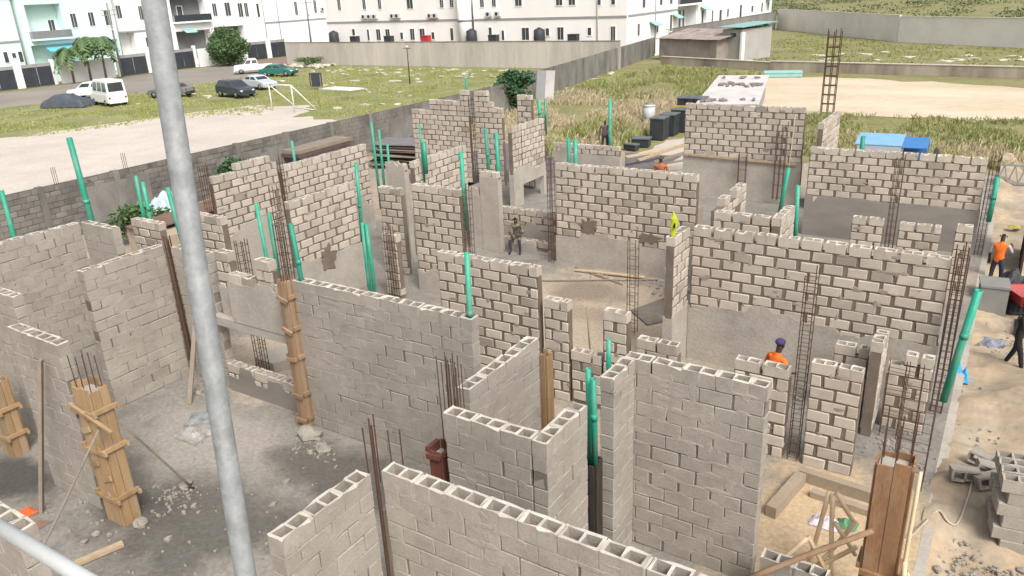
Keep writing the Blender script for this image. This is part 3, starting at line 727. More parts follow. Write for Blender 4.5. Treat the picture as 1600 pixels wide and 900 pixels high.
# galvanised poles close to the camera
PT = _r2*((240-800)/1209.68)+_u2*((450-0)/1209.68)+_fwd
PB = _r2*((384-800)/1209.68)+_u2*((450-900)/1209.68)+_fwd
P1 = Vector((0, 0, CAM_Z))+PT*1.96; P0 = Vector((0, 0, CAM_Z))+PB*2.27
dd = (P1-P0).normalized()
pole = empty('scaffold_pole', P0-dd*((P0.z)/dd.z), 0, 'galvanised steel pole rising through the whole picture on the left', 'pole')
L0 = P0.z/dd.z
MB().tube([(0,0,0), dd*(L0+4.0)], .030, 24).build('tube', M_STEEL, pole, True)
for k in (L0-2.2, L0+2.6):
    MB().tube([dd*k, dd*(k+.06)], .036, 24).build('coupler', M_STEEL, pole, True)
Q0 = Vector((0,0,CAM_Z))+(_r2*((-60-800)/1209.68)+_u2*((450-788)/1209.68)+_fwd)*2.75
Q1 = Vector((0,0,CAM_Z))+(_r2*((150-800)/1209.68)+_u2*((450-915)/1209.68)+_fwd)*2.45
rail = empty('scaffold_rail', Q0, 0, 'pale galvanised rail crossing the bottom left corner', 'pole')
MB().tube([(0,0,0), (Q1-Q0)*1.9], .026, 20).build('tube', mat('pale galvanised steel', (.60, .61, .60), (.52, .53, .53), 4, rough=.45, metal=.2, grain=.04), rail, True)
MB().tube([(Q1-Q0)*.05, (Q1-Q0)*.09], .031, 20).build('coupler', M_STEEL, rail, True)

# ------------------------------------------------------------------ loose site things
M_LUMP = mat('dusty lump', (.31,.28,.235), (.24,.215,.18), 3, bump=.5, bscale=20)
def slab_piece(label, c, r, seed, m=M_LUMP, name='concrete_lump', cat='rubble', group='broken lumps', rough=.35):
    o = MB().blob((0,0,0), r, seed, rough, n=9, mrows=6).build(name, m); o.location = c
    return tag(o, label, cat, group)
chunk = MB().prism([(-.55,-.25), (.15,-.45), (.55,-.1), (.35,.35), (-.3,.4)], 0, .26).build('broken_slab', M_CONC); chunk.location = (-14.7,11.5,.0); chunk.rotation_euler = (.08,-.06,.2)
tag(chunk, 'broken slab of pale concrete beyond the low sill', 'rubble')
for i, (x, y, z, a, b, c, l) in enumerate((
  (-11.45,9.38,.05,.34,.22,.15,'mound of set mortar at the foot of the tall timber column'),
  (-11.95,5.78,.05,.12,.12,.09,'round pale stone on the damp floor'),
  (-12.38,5.22,.04,.07,.07,.06,'small white lump on the floor at the bottom left'),
  (-12.2,6.86,.05,.12,.10,.07,'white lump at the foot of the second leaning stick'),
  (-12.15,5.32,.03,.05,.05,.04,'tiny dark stone near the pale plank'),
  (-10.8,9.1,.06,.22,.15,.10,'flat pale lump by the mortar mound'))):
    slab_piece(l, (x, y, z), (a, b, c), i+2)
rub = MB()
rd = random.Random(5)
for cx, cy, sx, sy, n, z in ((1.2,13.4,.9,1.6,160,-.22), (.9,19.5,.7,2.4,120,-.25), (.6,12.0,.6,1.2,90,-.2), (.4,16.6,.5,1.5,60,-.15), (-10.5,7.5,2.4,1.6,50,0), (-3.5,15.6,1.4,.5,60,0),(-15.4,9.6,.8,.4,60,0), (-11.4,9.2,.9,.35,70,0), (-12.2,6.6,.5,.3,50,0), (-13.5,5.2,1.0,.7,30,0), (-9.5,20.6,1.6,.5,60,0), (.9,11.6,1.0,.8,90,-.2), (-.9,14.6,.7,.5,40,0),
                         (-14.5,11.6,1.2,.6,50,0), (.5,14.0,.5,.8,60,-.25), (-6.7,15.2,.9,.7,40,0), (-11.0,5.6,1.5,1.3,22,0), (-7.5,20.4,.8,.5,30,0), (-12.6,22.0,.8,.3,30,1.2), (1.3,21,.9,2.2,60,-.3)):
    for i in range(int(n*1.7)):
        r = rd.uniform(.008, .034)*(1 if rd.random() < .9 else 2.0)
        rub.blob((cx+rd.gauss(0, sx*.6), cy+rd.gauss(0, sy*.6), z+r*.4), (r*rd.uniform(.7,1.6), r*rd.uniform(.7,1.6), r*.8), i, .4, n=5, mrows=3)
tag(rub.build('rubble', mat('dull rubble', (.30,.27,.23), (.22,.2,.17), 3, bump=.4, bscale=30)), 'scattered chips of broken concrete over the floors', 'rubble', kind='stuff')

def crumpled(name, label, cat, c, r, m, seed, group=None, rz=0):
    mb = MB(); n = 16; rx, ry, h = r
    for j in range(n+1):
        for i in range(n+1):
            x = (i/n*2-1); y = (j/n*2-1); d = max(abs(x), abs(y))
            z = h*max(0, 1-d**2)*(1+.8*noise.noise(Vector((x*2.2, y*2.2, seed))))+.12*h*noise.noise(Vector((x*7, y*7, seed+3)))
            e = 1+.2*noise.noise(Vector((x*1.5, y*1.5, seed+9)))
            mb.v.append((x*rx*e, y*ry*e, max(z, .004)))
    for j in range(n):
        for i in range(n): a = j*(n+1)+i; mb.f.append((a, a+1, a+n+2, a+n+1))
    o = mb.build(name, m, None, False); o.location = c; o.rotation_euler = (0, 0, rz)
    return tag(o, label, cat, group)
M_SACK = mat('white woven sack', (.42, .40, .37), (.17, .165, .155), 5, bump=.4, bscale=30, grain=.2)
M_ORANGE = mat('orange plastic', (.75, .13, .03), (.62, .10, .025), 4, rough=.6)
crumpled('cement_sack', 'crumpled white cement sacks heaped behind the galvanised pole', 'sack', (-13.75,8.2,.01), (.40,.26,.15), M_SACK, 1)
crumpled('cement_sack', 'flattened grey sack above the sack heap', 'sack', (-14.1,8.75,.01), (.35,.25,.12), mat('grey sack', (.26,.28,.27), (.16,.17,.17), 6), 2, rz=.6)
crumpled('plastic_bag', 'bright orange plastic scrap on the floor at the left edge', 'bag', (-14.16,4.95,.01), (.16,.11,.07), M_ORANGE, 3)
crumpled('plastic_sheet', 'reddish sheet of board lying at the bottom left', 'sheet', (-13.9,4.55,.005), (.5,.3,.02), mat('red dusty board', (.26,.16,.125), (.20,.13,.105), 3), 4, rz=.3)
crumpled('plastic_bag', 'white and lilac plastic bag in the bottom right room', 'bag', (-1.62,11.62,.01), (.22,.15,.12), mat('lilac plastic', (.62,.55,.66), (.5,.5,.55), 8, rough=.4), 5)
crumpled('plastic_bag', 'green plastic scrap beside the lilac bag', 'bag', (-1.3,11.75,.01), (.16,.12,.10), mat('dark green plastic', (.05,.18,.08), (.12,.25,.14), 9, rough=.5), 6)
crumpled('plastic_bag', 'white scrap of plastic on the sand below the big leaning pipe', 'bag', (.22,15.0,-.1), (.2,.14,.08), M_SACK, 7)
crumpled('cloth', 'blue crumpled cloth on the sand by the grey tank', 'cloth', (.42,21.3,-.36), (.34,.5,.1), mat('blue cloth', (.13,.155,.25), (.3,.29,.28), 7, bump=.3), 8)
crumpled('plastic_bag', 'blue plastic scrap behind the big leaning pipe', 'bag', (-.16,18.6,-.2), (.2,.15,.35), mat('bright blue plastic', (.05,.35,.7), (.1,.4,.7), 5, rough=.5), 9)
mat_dark = MB(); 
for i, (x, y) in enumerate(((-8.3,18.3), (-7.25,18.1), (-7.05,19.9), (-7.6,20.1))): pass
dm = MB().prism([(-8.25,18.45), (-7.45,17.75), (-7.05,18.3), (-7.55,20.3)], .02, .05).build('wire_mat', mat('dark wire mat', (.16,.135,.115), (.22,.19,.16), 5, bump=.6, bscale=40))
tag(dm, 'dark mesh mat lying on the sandy floor by the thin cage', 'mat')
# concrete kerbs of the sunken bay at the bottom right
def kerb(label, p, q, w, h, m=M_CONC): 
    o = MB().bar((0,0,h/2), Vector(q)-Vector(p)+Vector((0,0,h/2)), w, h).build('kerb_beam', m); o.location = p; return tag(o, label, 'kerb', 'kerbs of the sunken bay')
M_KERB = mat('sandy kerb concrete', (.34,.275,.2), (.28,.225,.165), 1.5, bump=.5, bscale=18, grain=.1)
kerb('long sandy kerb across the back of the sunken bay', (-2.3,12.72,0), (-.75,12.6,0), .16, .22, M_KERB)
kerb('short sandy kerb on the left of the sunken bay', (-2.25,12.6,0), (-2.45,11.35,0), .18, .22, M_KERB)
kerb('second kerb in front of the long sandy kerb', (-2.0,12.3,0), (-.8,12.2,0), .14, .12, M_KERB)
# hose
hz = [(-.42,9.9,1.35), (-.35,11.4,.4), (-.2,12.4,.0), (-.05,12.75,-.1), (.12,12.6,-.18), (.25,12.75,-.2), (.33,13.3,-.15), (.36,13.9,-.12), (.30,14.4,-.02)]
def smooth_pts(p, k=5):
    out = []
    for i in range(len(p)-1):
        a = Vector(p[max(0, i-1)]); b = Vector(p[i]); c = Vector(p[i+1]); d = Vector(p[min(len(p)-1, i+2)])
        for j in range(k):
            t = j/k; out.append(.5*((2*b)+(c-a)*t+(2*a-5*b+4*c-d)*t*t+(3*b-a-3*c+d)*t**3))
    out.append(Vector(p[-1])); return out
hz = [(x, y, z if i < 2 else sandz(max(x, -.2), y)+.03) for i, (x, y, z) in enumerate(hz)]
ho = MB().tube(smooth_pts(hz), .019, 8).build('water_hose', mat('pale hose', (.46,.40,.32), (.40,.35,.28), 4, rough=.6), None, True); tag(ho, 'pale hose looping over the sand at the bottom right', 'hose')

# stacked and loose blocks at the right edge
M_STK = M_GREY
STK = {}
def loose_block(root_or_none, loc, rz, hollow=True, rot=None, name='block', i=0):
    k = ('hl' if hollow else 'sl', i % 3)
    if k not in STK: STK[k] = pymesh('block', hollow_box(.45, .22, .22, 2, 50+i) if hollow else bevel_box(.45, .22, .22, .006, 60+i), M_GREY)
    return put(name, STK[k], root_or_none, loc, rz, rot=rot)
st = empty('block_stack', (1.25,12.9,-.42), .14, 'neat stack of new grey hollow blocks at the right edge', 'block stack')
rd = random.Random(3)
for lay in range(8):
    n = 5
    for i in range(n):
        for j in range(4):
            if lay == 7 and (i == 0 or j > 1): continue
            loose_block(st, (-.35+i*.462+(.12 if lay % 2 else 0)+rd.uniform(-.015,.015), -.2+j*.232+rd.uniform(-.012,.012), lay*.223), rd.uniform(-.03,.03), lay >= 6, i=rd.randrange(3))
LB = [(.20,13.95,-.22,.5,(1.45,0,.3),'loose hollow block standing on end on the sand'), (.52,14.75,-.1,.2,(1.4,.1,-.4),'loose hollow block tipped over beside the stack, farthest'),
      (.58,14.3,-.2,.1,(1.5,.2,.2),'loose hollow block tipped over beside the stack, middle'), (.55,13.95,-.25,.3,(1.35,-.2,.6),'loose hollow block tipped over beside the stack, nearest'), (.82,14.6,-.12,.3,(1.5,.5,.2),'broken hollow block between the stack and the loose ones')]
for i, (x, y, z, rz, rot, l) in enumerate(LB):
    o = loose_block(None, (x, y, sandz(x, y)+.12), rz, True, rot, 'hollow_block', i); tag(o, l, 'block', 'loose blocks on the sand')
o = loose_block(None, (-12.3,2.6,3.0), 0, True, (0,.1,.4), 'hollow_block', 1); C.objects.unlink(o); bpy.data.objects.remove(o)
wall('broken end of a block wall at the bottom left corner', 'x', 2.75, -9.6, -8.35, 3.36, **FL)
# tank, barrow and heaps by the right edge
tk = empty('water_tank', (.22,23.9,-.42), .1, 'grey concrete box tank beside the worker in orange', 'tank')
M_TANK = mat('grey tank concrete', (.235,.23,.215), (.19,.186,.175), 2, bump=.4)
MB().box(-.32,.34,-.4,.4,0,.8).build('body', M_TANK, tk); MB().box(-.35,.37,-.43,.43,.8,.86).build('rim', M_TANK, tk)
wb = empty('wheelbarrow', (.98,24.0,-.42), .5, 'red wheelbarrow at the right edge', 'wheelbarrow')
M_RED = mat('red painted steel', (.36,.035,.035), (.28,.03,.03), 4, rough=.45)
M_BLACK = mat('black rubber', (.02,.02,.022), (.035,.035,.035), 5, rough=.7)
k = MB(); k.v = [(-.25,-.3,.35),(.25,-.3,.35),(.25,.3,.35),(-.25,.3,.35),(-.38,-.5,.7),(.38,-.5,.7),(.38,.5,.7),(-.38,.5,.7),(-.35,-.47,.69),(.35,-.47,.69),(.35,.47,.69),(-.35,.47,.69),(-.22,-.27,.38),(.22,-.27,.38),(.22,.27,.38),(-.22,.27,.38)]
k.f = [(0,3,2,1),(0,1,5,4),(1,2,6,5),(2,3,7,6),(3,0,4,7),(4,5,9,8),(5,6,10,9),(6,7,11,10),(7,4,8,11),(8,9,13,12),(9,10,14,13),(10,11,15,14),(11,8,12,15),(12,13,14,15)]
k.build('tray', M_RED, wb)
for s in (-1, 1):
    MB().tube([(s*.25,-1.0,.55), (s*.2,.2,.33), (s*.05,.7,.2)], .018, 6).build('handle', M_BLACK, wb, True); MB().tube([(s*.25,-.35,.35), (s*.28,-.4,0)], .018, 6).build('leg', M_BLACK, wb, True)
MB().tube([(-.05,.7,.2), (.05,.7,.2)], .2, 16).build('wheel', M_BLACK, wb, True)
crumpled('tarpaulin', 'dark crumpled tarpaulin heaped behind the grey tank', 'tarpaulin', (.75,25.3,-.4), (.5,1.3,.65), mat('dark tarpaulin', (.03,.033,.038), (.07,.07,.075), 4, rough=.6), 12)
crumpled('tarpaulin', 'black bundle at the right edge below the red wheelbarrow', 'tarpaulin', (1.15,22.6,-.4), (.35,.7,.4), MATS['dark tarpaulin'], 13)
dg = empty('site_gate', (.82,27.9,-.42), 0, 'dark brown sheet gate standing at the right edge', 'gate')
M_GATE = mat('dark brown sheet', (.085,.055,.05), (.065,.045,.042), 2, rough=.6)
MB().box(0,.06,-1.2,1.2,0,2.4).build('leaf', M_GATE, dg)
for i in range(5): MB().box(-.02,.0,-1.1+i*.5,-1.04+i*.5,0.05,2.35).build('rib', M_GATE, dg)
yc = crumpled('cloth', 'yellow cloth lying on the sand by the outer corner', 'cloth', (.55,31.3,.0), (.2,.16,.08), mat('yellow cloth', (.36,.29,.08), (.28,.22,.06), 5), 14)
tr = empty('lattice_truss', (.9,39.6,-.42), .1, 'pale steel lattice frame lying beyond the right end of the site', 'truss')
for z in (0.1,.9): MB().bar((-1.2,0,z), (1.6,0,z), .08, .08).build('chord', M_STEEL, tr)
for i in range(7): MB().bar((-1.2+i*.4,0,.1), (-1.0+i*.4,0,.9), .05, .05).build('brace', M_STEEL, tr); MB().bar((-1.0+i*.4,0.01,.9), (-.8+i*.4,0.01,.1), .05, .05).build('brace', M_STEEL, tr)
# mortar patches on joints
def patch(label, axis, face, s, z, w, h, seed):
    mb = MB(); n = 26; k = len(mb.v); pts = []
    for i in range(n):
        t = 2*math.pi*i/n; q = 1+.9*noise.noise(Vector((math.cos(t)*2.1, math.sin(t)*2.1, seed)))+random.uniform(-.12,.12)
        pts.append((w*math.cos(t)*q, h*math.sin(t)*q))
    for d, sc in ((.0, 1), (-.012, .92)):
        for a, b in pts: mb.v.append((a*sc, d, b*sc) if axis == 'x' else (-d, a*sc, b*sc))
    mb.f = [tuple(range(n, 2*n))]+[(i, (i+1) % n, n+(i+1) % n, n+i) for i in range(n)]
    me = mb.mesh('mortar_patch', M_MORTAR)
    import bmesh
    bm = bmesh.new(); bm.from_mesh(me); bmesh.ops.recalc_face_normals(bm, faces=bm.faces); bm.to_mesh(me); bm.free()
    o = put('mortar_patch', me, None, (s, face-.002, z) if axis == 'x' else (face+.002, s, z)); return tag(o, label, 'mortar patch', 'mortar patches on walls')
patch('dark mortar patch on the middle-distance wall, left of two', 'x', 21.25, -11.0, 1.35, .30, .24, 1)
patch('dark mortar patch on the middle-distance wall, right of two', 'x', 21.25, -8.9, 1.25, .34, .16, 2)
patch('large dark mortar patch on the inner left wall over its render', 'y', -16.59, 15.3, 1.35, .30, .36, 3)
patch('dark mortar patch low on the jointed pier wall', 'x', 17.14, -13.7, .85, .3, .2, 4)

# ------------------------------------------------------------------ people
M_SKIN = mat('dark skin', (.075,.042,.03), (.06,.034,.025), 8, rough=.55)
def person(label, loc, rz, J, cols, cap=None, extra=None):
    """one skinned body from a joint layout J (local metres); cols maps region -> material"""
    root = empty('person', loc, rz, label, 'person')
    V = []; E = []; Rr = []; reg = []
    def add(p, r, parent, region):
        V.append(Vector(p)); Rr.append(r if isinstance(r, tuple) else (r, r)); i = len(V)-1
        if parent is not None: E.append((parent, i)); reg.append((parent, i, region))
        return i
    pel = add(J['pelvis'], (.135,.105), None, 'legs')
    ch1 = add(J['pelvis']*.5+J['chest']*.5, (.13,.10), pel, 'torso'); ch = add(J['chest'], (.155,.11), ch1, 'torso')
    nk = add(J['neck'], .058, ch, 'torso')
    d = (J['head']-J['neck']).normalized(); fw = J.get('face', Vector((0,-1,0)))
    h0 = add(J['neck']+d*.085, (.07,.075), nk, 'skin'); h1 = add(J['neck']+d*.155+fw*.012, (.083,.098), h0, 'skin'); h2 = add(J['neck']+d*.235, (.07,.082), h1, 'hair')
    add(J['neck']+d*.14+fw*.115, .012, h1, 'skin')
    for s in ('L', 'R'):
        sg = -1 if s == 'L' else 1
        sh = add(J[s+'sh'], .066, ch, 'torso'); el = add(J[s+'el'], .044, sh, 'sleeve'); wr = add(J[s+'wr'], .03, el, 'fore')
        hd = (J[s+'wr']-J[s+'el']).normalized(); side = hd.cross(Vector((0,0,1)) if abs(hd.z) < .9 else Vector((0,1,0))).normalized(); dn = hd.cross(side)
        pa = add(J[s+'wr']+hd*.075, (.036,.02), wr, 'skin')
        for q in range(4):
            off = side*(q-1.5)*.021; a = add(J[s+'wr']+hd*(.105)+off, .011, pa, 'skin'); b = add(J[s+'wr']+hd*(.145+.008*(q in (1,2)))+off+dn*.012, .009, a, 'skin'); add(J[s+'wr']+hd*(.165+.01*(q in (1,2)))+off+dn*.032, .008, b, 'skin')
        t = add(J[s+'wr']+hd*.04+side*.04, .012, wr, 'skin'); add(J[s+'wr']+hd*.085+side*.058+dn*.015, .010, t, 'skin')
        hp = add(J[s+'hip'], .09, pel, 'legs'); kn = add(J[s+'kn'], .06, hp, 'legs'); mid = add(J[s+'kn']*.6+J[s+'an']*.4, .058, kn, 'shin'); an = add(J[s+'an'], .042, mid, 'shin'); add(J[s+'toe'], (.042,.03), an, 'shoe')
    me = bpy.data.meshes.new('body'); me.from_pydata([tuple(v) for v in V], E, [])
    o = bpy.data.objects.new('body', me); C.objects.link(o)
    sk = o.modifiers.new('skin', 'SKIN'); sk.use_smooth_shade = True; sk.branch_smoothing = .3
    for i, sv in enumerate(me.skin_vertices[0].data): sv.radius = Rr[i]; sv.use_root = (i == 0)
    sub = o.modifiers.new('sub', 'SUBSURF'); sub.levels = 1; sub.render_levels = 1
    dg_ = bpy.context.evaluated_depsgraph_get(); ev = o.evaluated_get(dg_)
    nm = bpy.data.meshes.new_from_object(ev); bpy.data.objects.remove(o)
    keys = list(dict.fromkeys(cols.values()))
    nm.materials.clear()
    for k in keys: nm.materials.append(k)
    for p in nm.polygons:
        c = p.center; best = None
        for a, b, rg in reg:
            A, B = V[a], V[b]; ab = B-A; t = max(0, min(1, (c-A).dot(ab)/max(1e-9, ab.length_squared))); dist = (c-(A+ab*t)).length-.5*(Rr[a][0]*(1-t)+Rr[b][0]*t)
            if best is None or dist < best[0]: best = (dist, rg)
        p.material_index = keys.index(cols.get(best[1], cols['torso'])); p.use_smooth = True
    body = put('body', nm, root)
    # eyes and ears as small relief on the head
    hc = J['neck']+d*.155+fw*.012; sd = d.cross(fw).normalized()
    for s in (-1, 1):
        MB().blob(hc+fw*.085+sd*s*.034+d*.02, .012, 1, 0, n=6, mrows=4).build('eye', mat('eye white', (.6,.58,.55), (.5,.5,.48), 5, rough=.4), root, True)
        MB().blob(hc+sd*s*.088, (.018,.018,.03), 2, .1, n=6, mrows=4).build('ear', cols['skin'], root, True)
    if cap: 
        MB().blob(J['neck']+d*.225-fw*.005, (.10,.112,.075), 3, .05, n=12, mrows=8).build('cap', cap, root, True)
    if extra: extra(root)
    return root
def V3(*a): return Vector(a)
def standing(armL=None, armR=None, lean=0.0, stride=.0):
    h = 1.0
    J = dict(pelvis=V3(0,.0,.95), chest=V3(0,-lean*.5,1.30), neck=V3(0,-lean,1.50), head=V3(0,-lean*1.3,1.72),
        Lsh=V3(-.185,-lean*.8,1.42), Rsh=V3(.185,-lean*.8,1.42), Lhip=V3(-.10,0,.90), Rhip=V3(.10,0,.90),
        Lkn=V3(-.12,-.03-stride*.5,.49), Rkn=V3(.12,-.03+stride*.4,.49), Lan=V3(-.13,-stride,.085), Ran=V3(.13,stride,.085), Ltoe=V3(-.15,-.17-stride,.035), Rtoe=V3(.15,-.17+stride,.035))
    J['Lel'], J['Lwr'] = armL or (V3(-.26,.02-lean*.8,1.13), V3(-.28,-.1-lean,.88))
    J['Rel'], J['Rwr'] = armR or (V3(.26,.02-lean*.8,1.13), V3(.28,-.1-lean,.88))
    return J
M_CAMO = mat('mottled camouflage cloth', (.05,.04,.03), (.30,.26,.20), 9, rough=.95, detail=2)
M_DARKC = mat('dark trousers', (.03,.035,.055), (.045,.05,.07), 5, rough=.95)
M_BLKC = mat('black clothing', (.018,.018,.02), (.028,.028,.03), 5, rough=.95)
M_VEST = mat('orange safety vest', (.85,.17,.025), (.75,.14,.02), 4, rough=.7)
M_HAIR = mat('black hair', (.012,.011,.01), (.02,.018,.016), 8, rough=.9)
M_GREYC = mat('pale grey shirt', (.42,.42,.42), (.36,.36,.37), 5, rough=.95)
M_BOOT = mat('boot leather', (.03,.025,.02), (.045,.035,.03), 6)
M_PURP = mat('purple cap cloth', (.055,.04,.12), (.07,.05,.15), 6)
J = dict(pelvis=V3(0,.02,.52), chest=V3(0,-.08,.86), neck=V3(0,-.16,1.06), head=V3(0,-.28,1.26), face=V3(0,-.8,-.6).normalized(),
  Lsh=V3(-.185,-.12,.98), Rsh=V3(.185,-.12,.98), Lel=V3(-.25,-.18,.70), Rel=V3(.25,-.18,.70), Lwr=V3(-.10,-.38,.62), Rwr=V3(.10,-.38,.62),
  Lhip=V3(-.10,.0,.50), Rhip=V3(.10,.0,.50), Lkn=V3(-.17,-.44,.50), Rkn=V3(.17,-.44,.50), Lan=V3(-.16,-.40,.085), Ran=V3(.18,-.42,.085), Ltoe=V3(-.18,-.58,.035), Rtoe=V3(.20,-.60,.035))
person('worker in mottled camouflage shirt sitting on a low block wall', (-14.05,21.75,.0), .35, J, dict(skin=M_SKIN, torso=M_CAMO, sleeve=M_CAMO, fore=M_SKIN, legs=M_CAMO, shin=M_DARKC, shoe=M_BOOT, hair=M_HAIR))
seat = MB().box(-.5,.5,-.11,.11,0,.40).build('block_seat', M_RENDER); C.objects.unlink(seat); bpy.data.objects.remove(seat)
wall('rendered low wall under the seated worker', 'x', 21.72, -15.2, -12.5, .44, clean=1)
def refl(root):
    pass
person('worker with a purple cap and orange vest behind the jointed wall', (-3.36,14.55,.0), 2.6, standing((V3(-.3,-.1,1.15), V3(-.2,-.35,1.05)), (V3(.3,-.1,1.15), V3(.2,-.35,1.05)), .12), dict(skin=M_SKIN, torso=M_VEST, sleeve=M_VEST, fore=M_SKIN, legs=M_DARKC, shin=M_DARKC, shoe=M_BOOT, hair=M_HAIR), cap=M_PURP)
person('worker in a bright orange vest seen from behind at the right edge', (.22,25.6,-.40), math.pi-.25, standing((V3(-.28,-.12,1.18), V3(-.2,-.3,1.3)), None, .05, .08), dict(skin=M_SKIN, torso=M_VEST, sleeve=M_GREYC, fore=M_SKIN, legs=M_DARKC, shin=M_DARKC, shoe=M_BOOT, hair=M_HAIR))
person('worker in black walking out of the picture at the right edge', (.86,19.9,-.33), 1.3, standing((V3(-.27,-.12,1.15), V3(-.2,-.38,1.12)), (V3(.26,.12,1.15), V3(.24,.05,.9)), .10, .22), dict(skin=M_SKIN, torso=M_BLKC, sleeve=M_BLKC, fore=M_SKIN, legs=M_BLKC, shin=M_BLKC, shoe=M_BOOT, hair=M_HAIR))
M_TERRA = mat('rust orange shirt', (.42,.15,.075), (.33,.12,.06), 5)
person('worker in a rust orange shirt showing over the middle-distance wall', (-9.7,24.0,1.50), .2, standing(None, None, .05), dict(skin=M_SKIN, torso=M_TERRA, sleeve=M_TERRA, fore=M_SKIN, legs=M_DARKC, shin=M_DARKC, shoe=M_BOOT, hair=M_HAIR))
person('small far worker in mauve by the dry grass', (-17.44,35.6,.5), .4, standing(None, None, .05), dict(skin=M_SKIN, torso=mat('mauve shirt', (.16,.10,.13), (.12,.08,.1), 5), sleeve=MATS['mauve shirt'], fore=M_SKIN, legs=M_DARKC, shin=M_DARKC, shoe=M_BOOT, hair=M_HAIR))
plat = MB().box(-11.2,-8.4,23.7,24.6,-.0,1.5).build('staging_platform', M_WOODG); tag(plat, 'timber staging behind the middle-distance wall under the rust-shirted worker', 'staging')
plat2 = MB().box(-18.4,-16.6,35.15,36.2,-.45,.5).build('earth_bank', M_SANDF); tag(plat2, kind='structure')
# lime safety vest on the wall end
lv = empty('safety_vest', (-5.98,15.62,3.50), .4, 'lime yellow safety vest hanging on the end of the large wall', 'vest')
lv.scale = (.72,.72,.72)
M_LIME = mat('lime cloth', (.50,.54,.03), (.36,.40,.03), 6, rough=.7)
mb = MB()
prof = [(-.25,.05), (-.1,.09), (.05,.11), (.2,.085), (.33,.10), (.42,.05), (.55,.015)]
mb.tube([(0.02*math.sin(z*9), 0, z) for z, r in prof], [r for z, r in prof], 10); mb.v = [(x*(1+.6*noise.noise(Vector((x*9, y*9, z*7)))), y*.55*(1+.6*noise.noise(Vector((y*9, x*9, z*6)))), z+.05*noise.noise(Vector((x*12, y*12, z)))) for x, y, z in mb.v]; mb.build('cloth', M_LIME, lv, False)
MB().tube([(0,0,.6), (0,.05,1.1)], .008, 5).build('string', M_WOODP, lv); MB().blob((.02,-.09,.12), (.035,.03,.08), 3).build('dark_middle', M_BLKC, lv, True)  # small black lump at the middle of the vest
# ------------------------------------------------------------------ boundary walls
M_FENCE = mat('old grey block', (.15,.142,.127), (.215,.20,.178), 1.2, bump=.4, bscale=20, rnd=.22, grain=.15, stain=(.055,.052,.047), stain_scale=.7, stain_amt=.8)
M_FENCER = mat('old grey render', (.19,.18,.162), (.24,.228,.205), .8, bump=.3, bscale=15, grain=.1, stain=(.06,.057,.052), stain_scale=.6, stain_amt=.85, stretch=(1,1,.5))
fw_ = empty('boundary_wall', (-33.05, 4, G0-.05), 0, 'long dark grey block boundary wall behind the left of the site', 'wall'); fw_['kind'] = 'thing'
FH, FY1 = 2.32, 47.0
MB().box(-.20,-.012, 0, FY1, 0, FH-.005).build('mortar', mat('fence mortar', (.09,.083,.073), (.12,.11,.098), 2, bump=.4, bscale=30), fw_)
fb_me = [pymesh('block', bevel_box(.452, .22, .212, .008, 200+i), M_FENCE) for i in range(4)]
rd = random.Random(11); far = MB(); nfar = 0
for c in range(10):
    y = .24 if c % 2 else 0
    while y < FY1-.3:
        z = c*.232+.004; jy = rd.uniform(-.012, .012)
        if 9.5 <= y < 23.5: put('block', rd.choice(fb_me), fw_, (-.11+jy, y+.23, z), math.pi/2)
        else:
            far.box(-.22+jy, .0+jy, y+.008, y+.46, z, z+.215)
        y += .475
fo = far.build('block', M_FENCE, fw_); tag(fo, kind='stuff')
for i, y in enumerate([1.5+3.3*k for k in range(14)]):
    MB().box(-.24,.03, y, y+.26, 0, FH+.03).build('pilaster', M_FENCER, fw_)
for y0, y1 in ((13.3,16.3), (20.0,22.8), (23.2,26.0), (33.0,36.0), (39.6,42.6), (43.0,46.2)):
    MB().box(.004,.018, y0, y1, .3+rd.uniform(0,.3), FH-.25-rd.uniform(0,.5)).build('render_panel', M_FENCER, fw_)
for y in (5.6, 12.2, 15.3):
    for k in range(3): put('bar', bar_mesh(.7, .011), fw_, (-.1+k*.06, y+k*.05, FH))
def plain_wall(label, p, q, h, t, m, cap=None, col=None, colm=None, z0=G0-.05, ch=.05):
    p = Vector((*p, z0)); q = Vector((*q, z0)); d = q-p; L = d.length
    root = empty('boundary_wall', p, math.atan2(d.y, d.x), label, 'wall'); root['kind'] = 'thing'
    MB().box(0, L, 0, t, 0, h).build('panel', m, root)
    if cap: MB().box(0, L, -.05, t+.05, h+.003, h+ch).build('coping', cap, root)
    if col:
        k = 0.0
        while k < L-.3: MB().box(k, k+.34, -.025, t+.025, 0, h+.0-.02).build('pilaster', colm or m, root); k += col
    return root
M_BEIGE = mat('beige weathered render', (.56,.515,.46), (.48,.44,.395), .35, bump=.2, bscale=8, grain=.06, stain=(.30,.27,.235), stain_scale=.4, stain_amt=.8, stretch=(1,1,.18))
M_COPE = mat('grimy coping', (.16,.145,.13), (.22,.2,.18), 1.2, bump=.2)
plain_wall('long beige weathered wall below the white terrace', (-92,82), (-38.5,82.3), 3.05, .25, M_BEIGE, M_COPE, 4.4)
plain_wall('grey wall running away from the bush towards the far sheds', (-34.6,54), (-41.2,99), 2.3, .22, M_FENCER, None, 3.4)
plain_wall('dark far wall continuing behind the teal-roofed hut', (-41.3,99.2), (-39.4,150), 3.0, .25, mat('dark far render', (.27,.26,.24), (.22,.21,.2), .4, stain=(.11,.105,.1), stain_scale=.2, stain_amt=.6), M_COPE)
M_FARW = mat('pale grey far wall', (.78,.75,.71), (.70,.675,.64), .3, bump=.2, bscale=6, grain=.05, stain=(.55,.52,.48), stain_scale=.15, stain_amt=.5)
plain_wall('pale grey far wall, its farther stretch', (-39.2,150), (-15.3,120), 3.4, .3, M_FARW, mat('pale coping', (.62,.57,.50), (.52,.48,.42), 1))
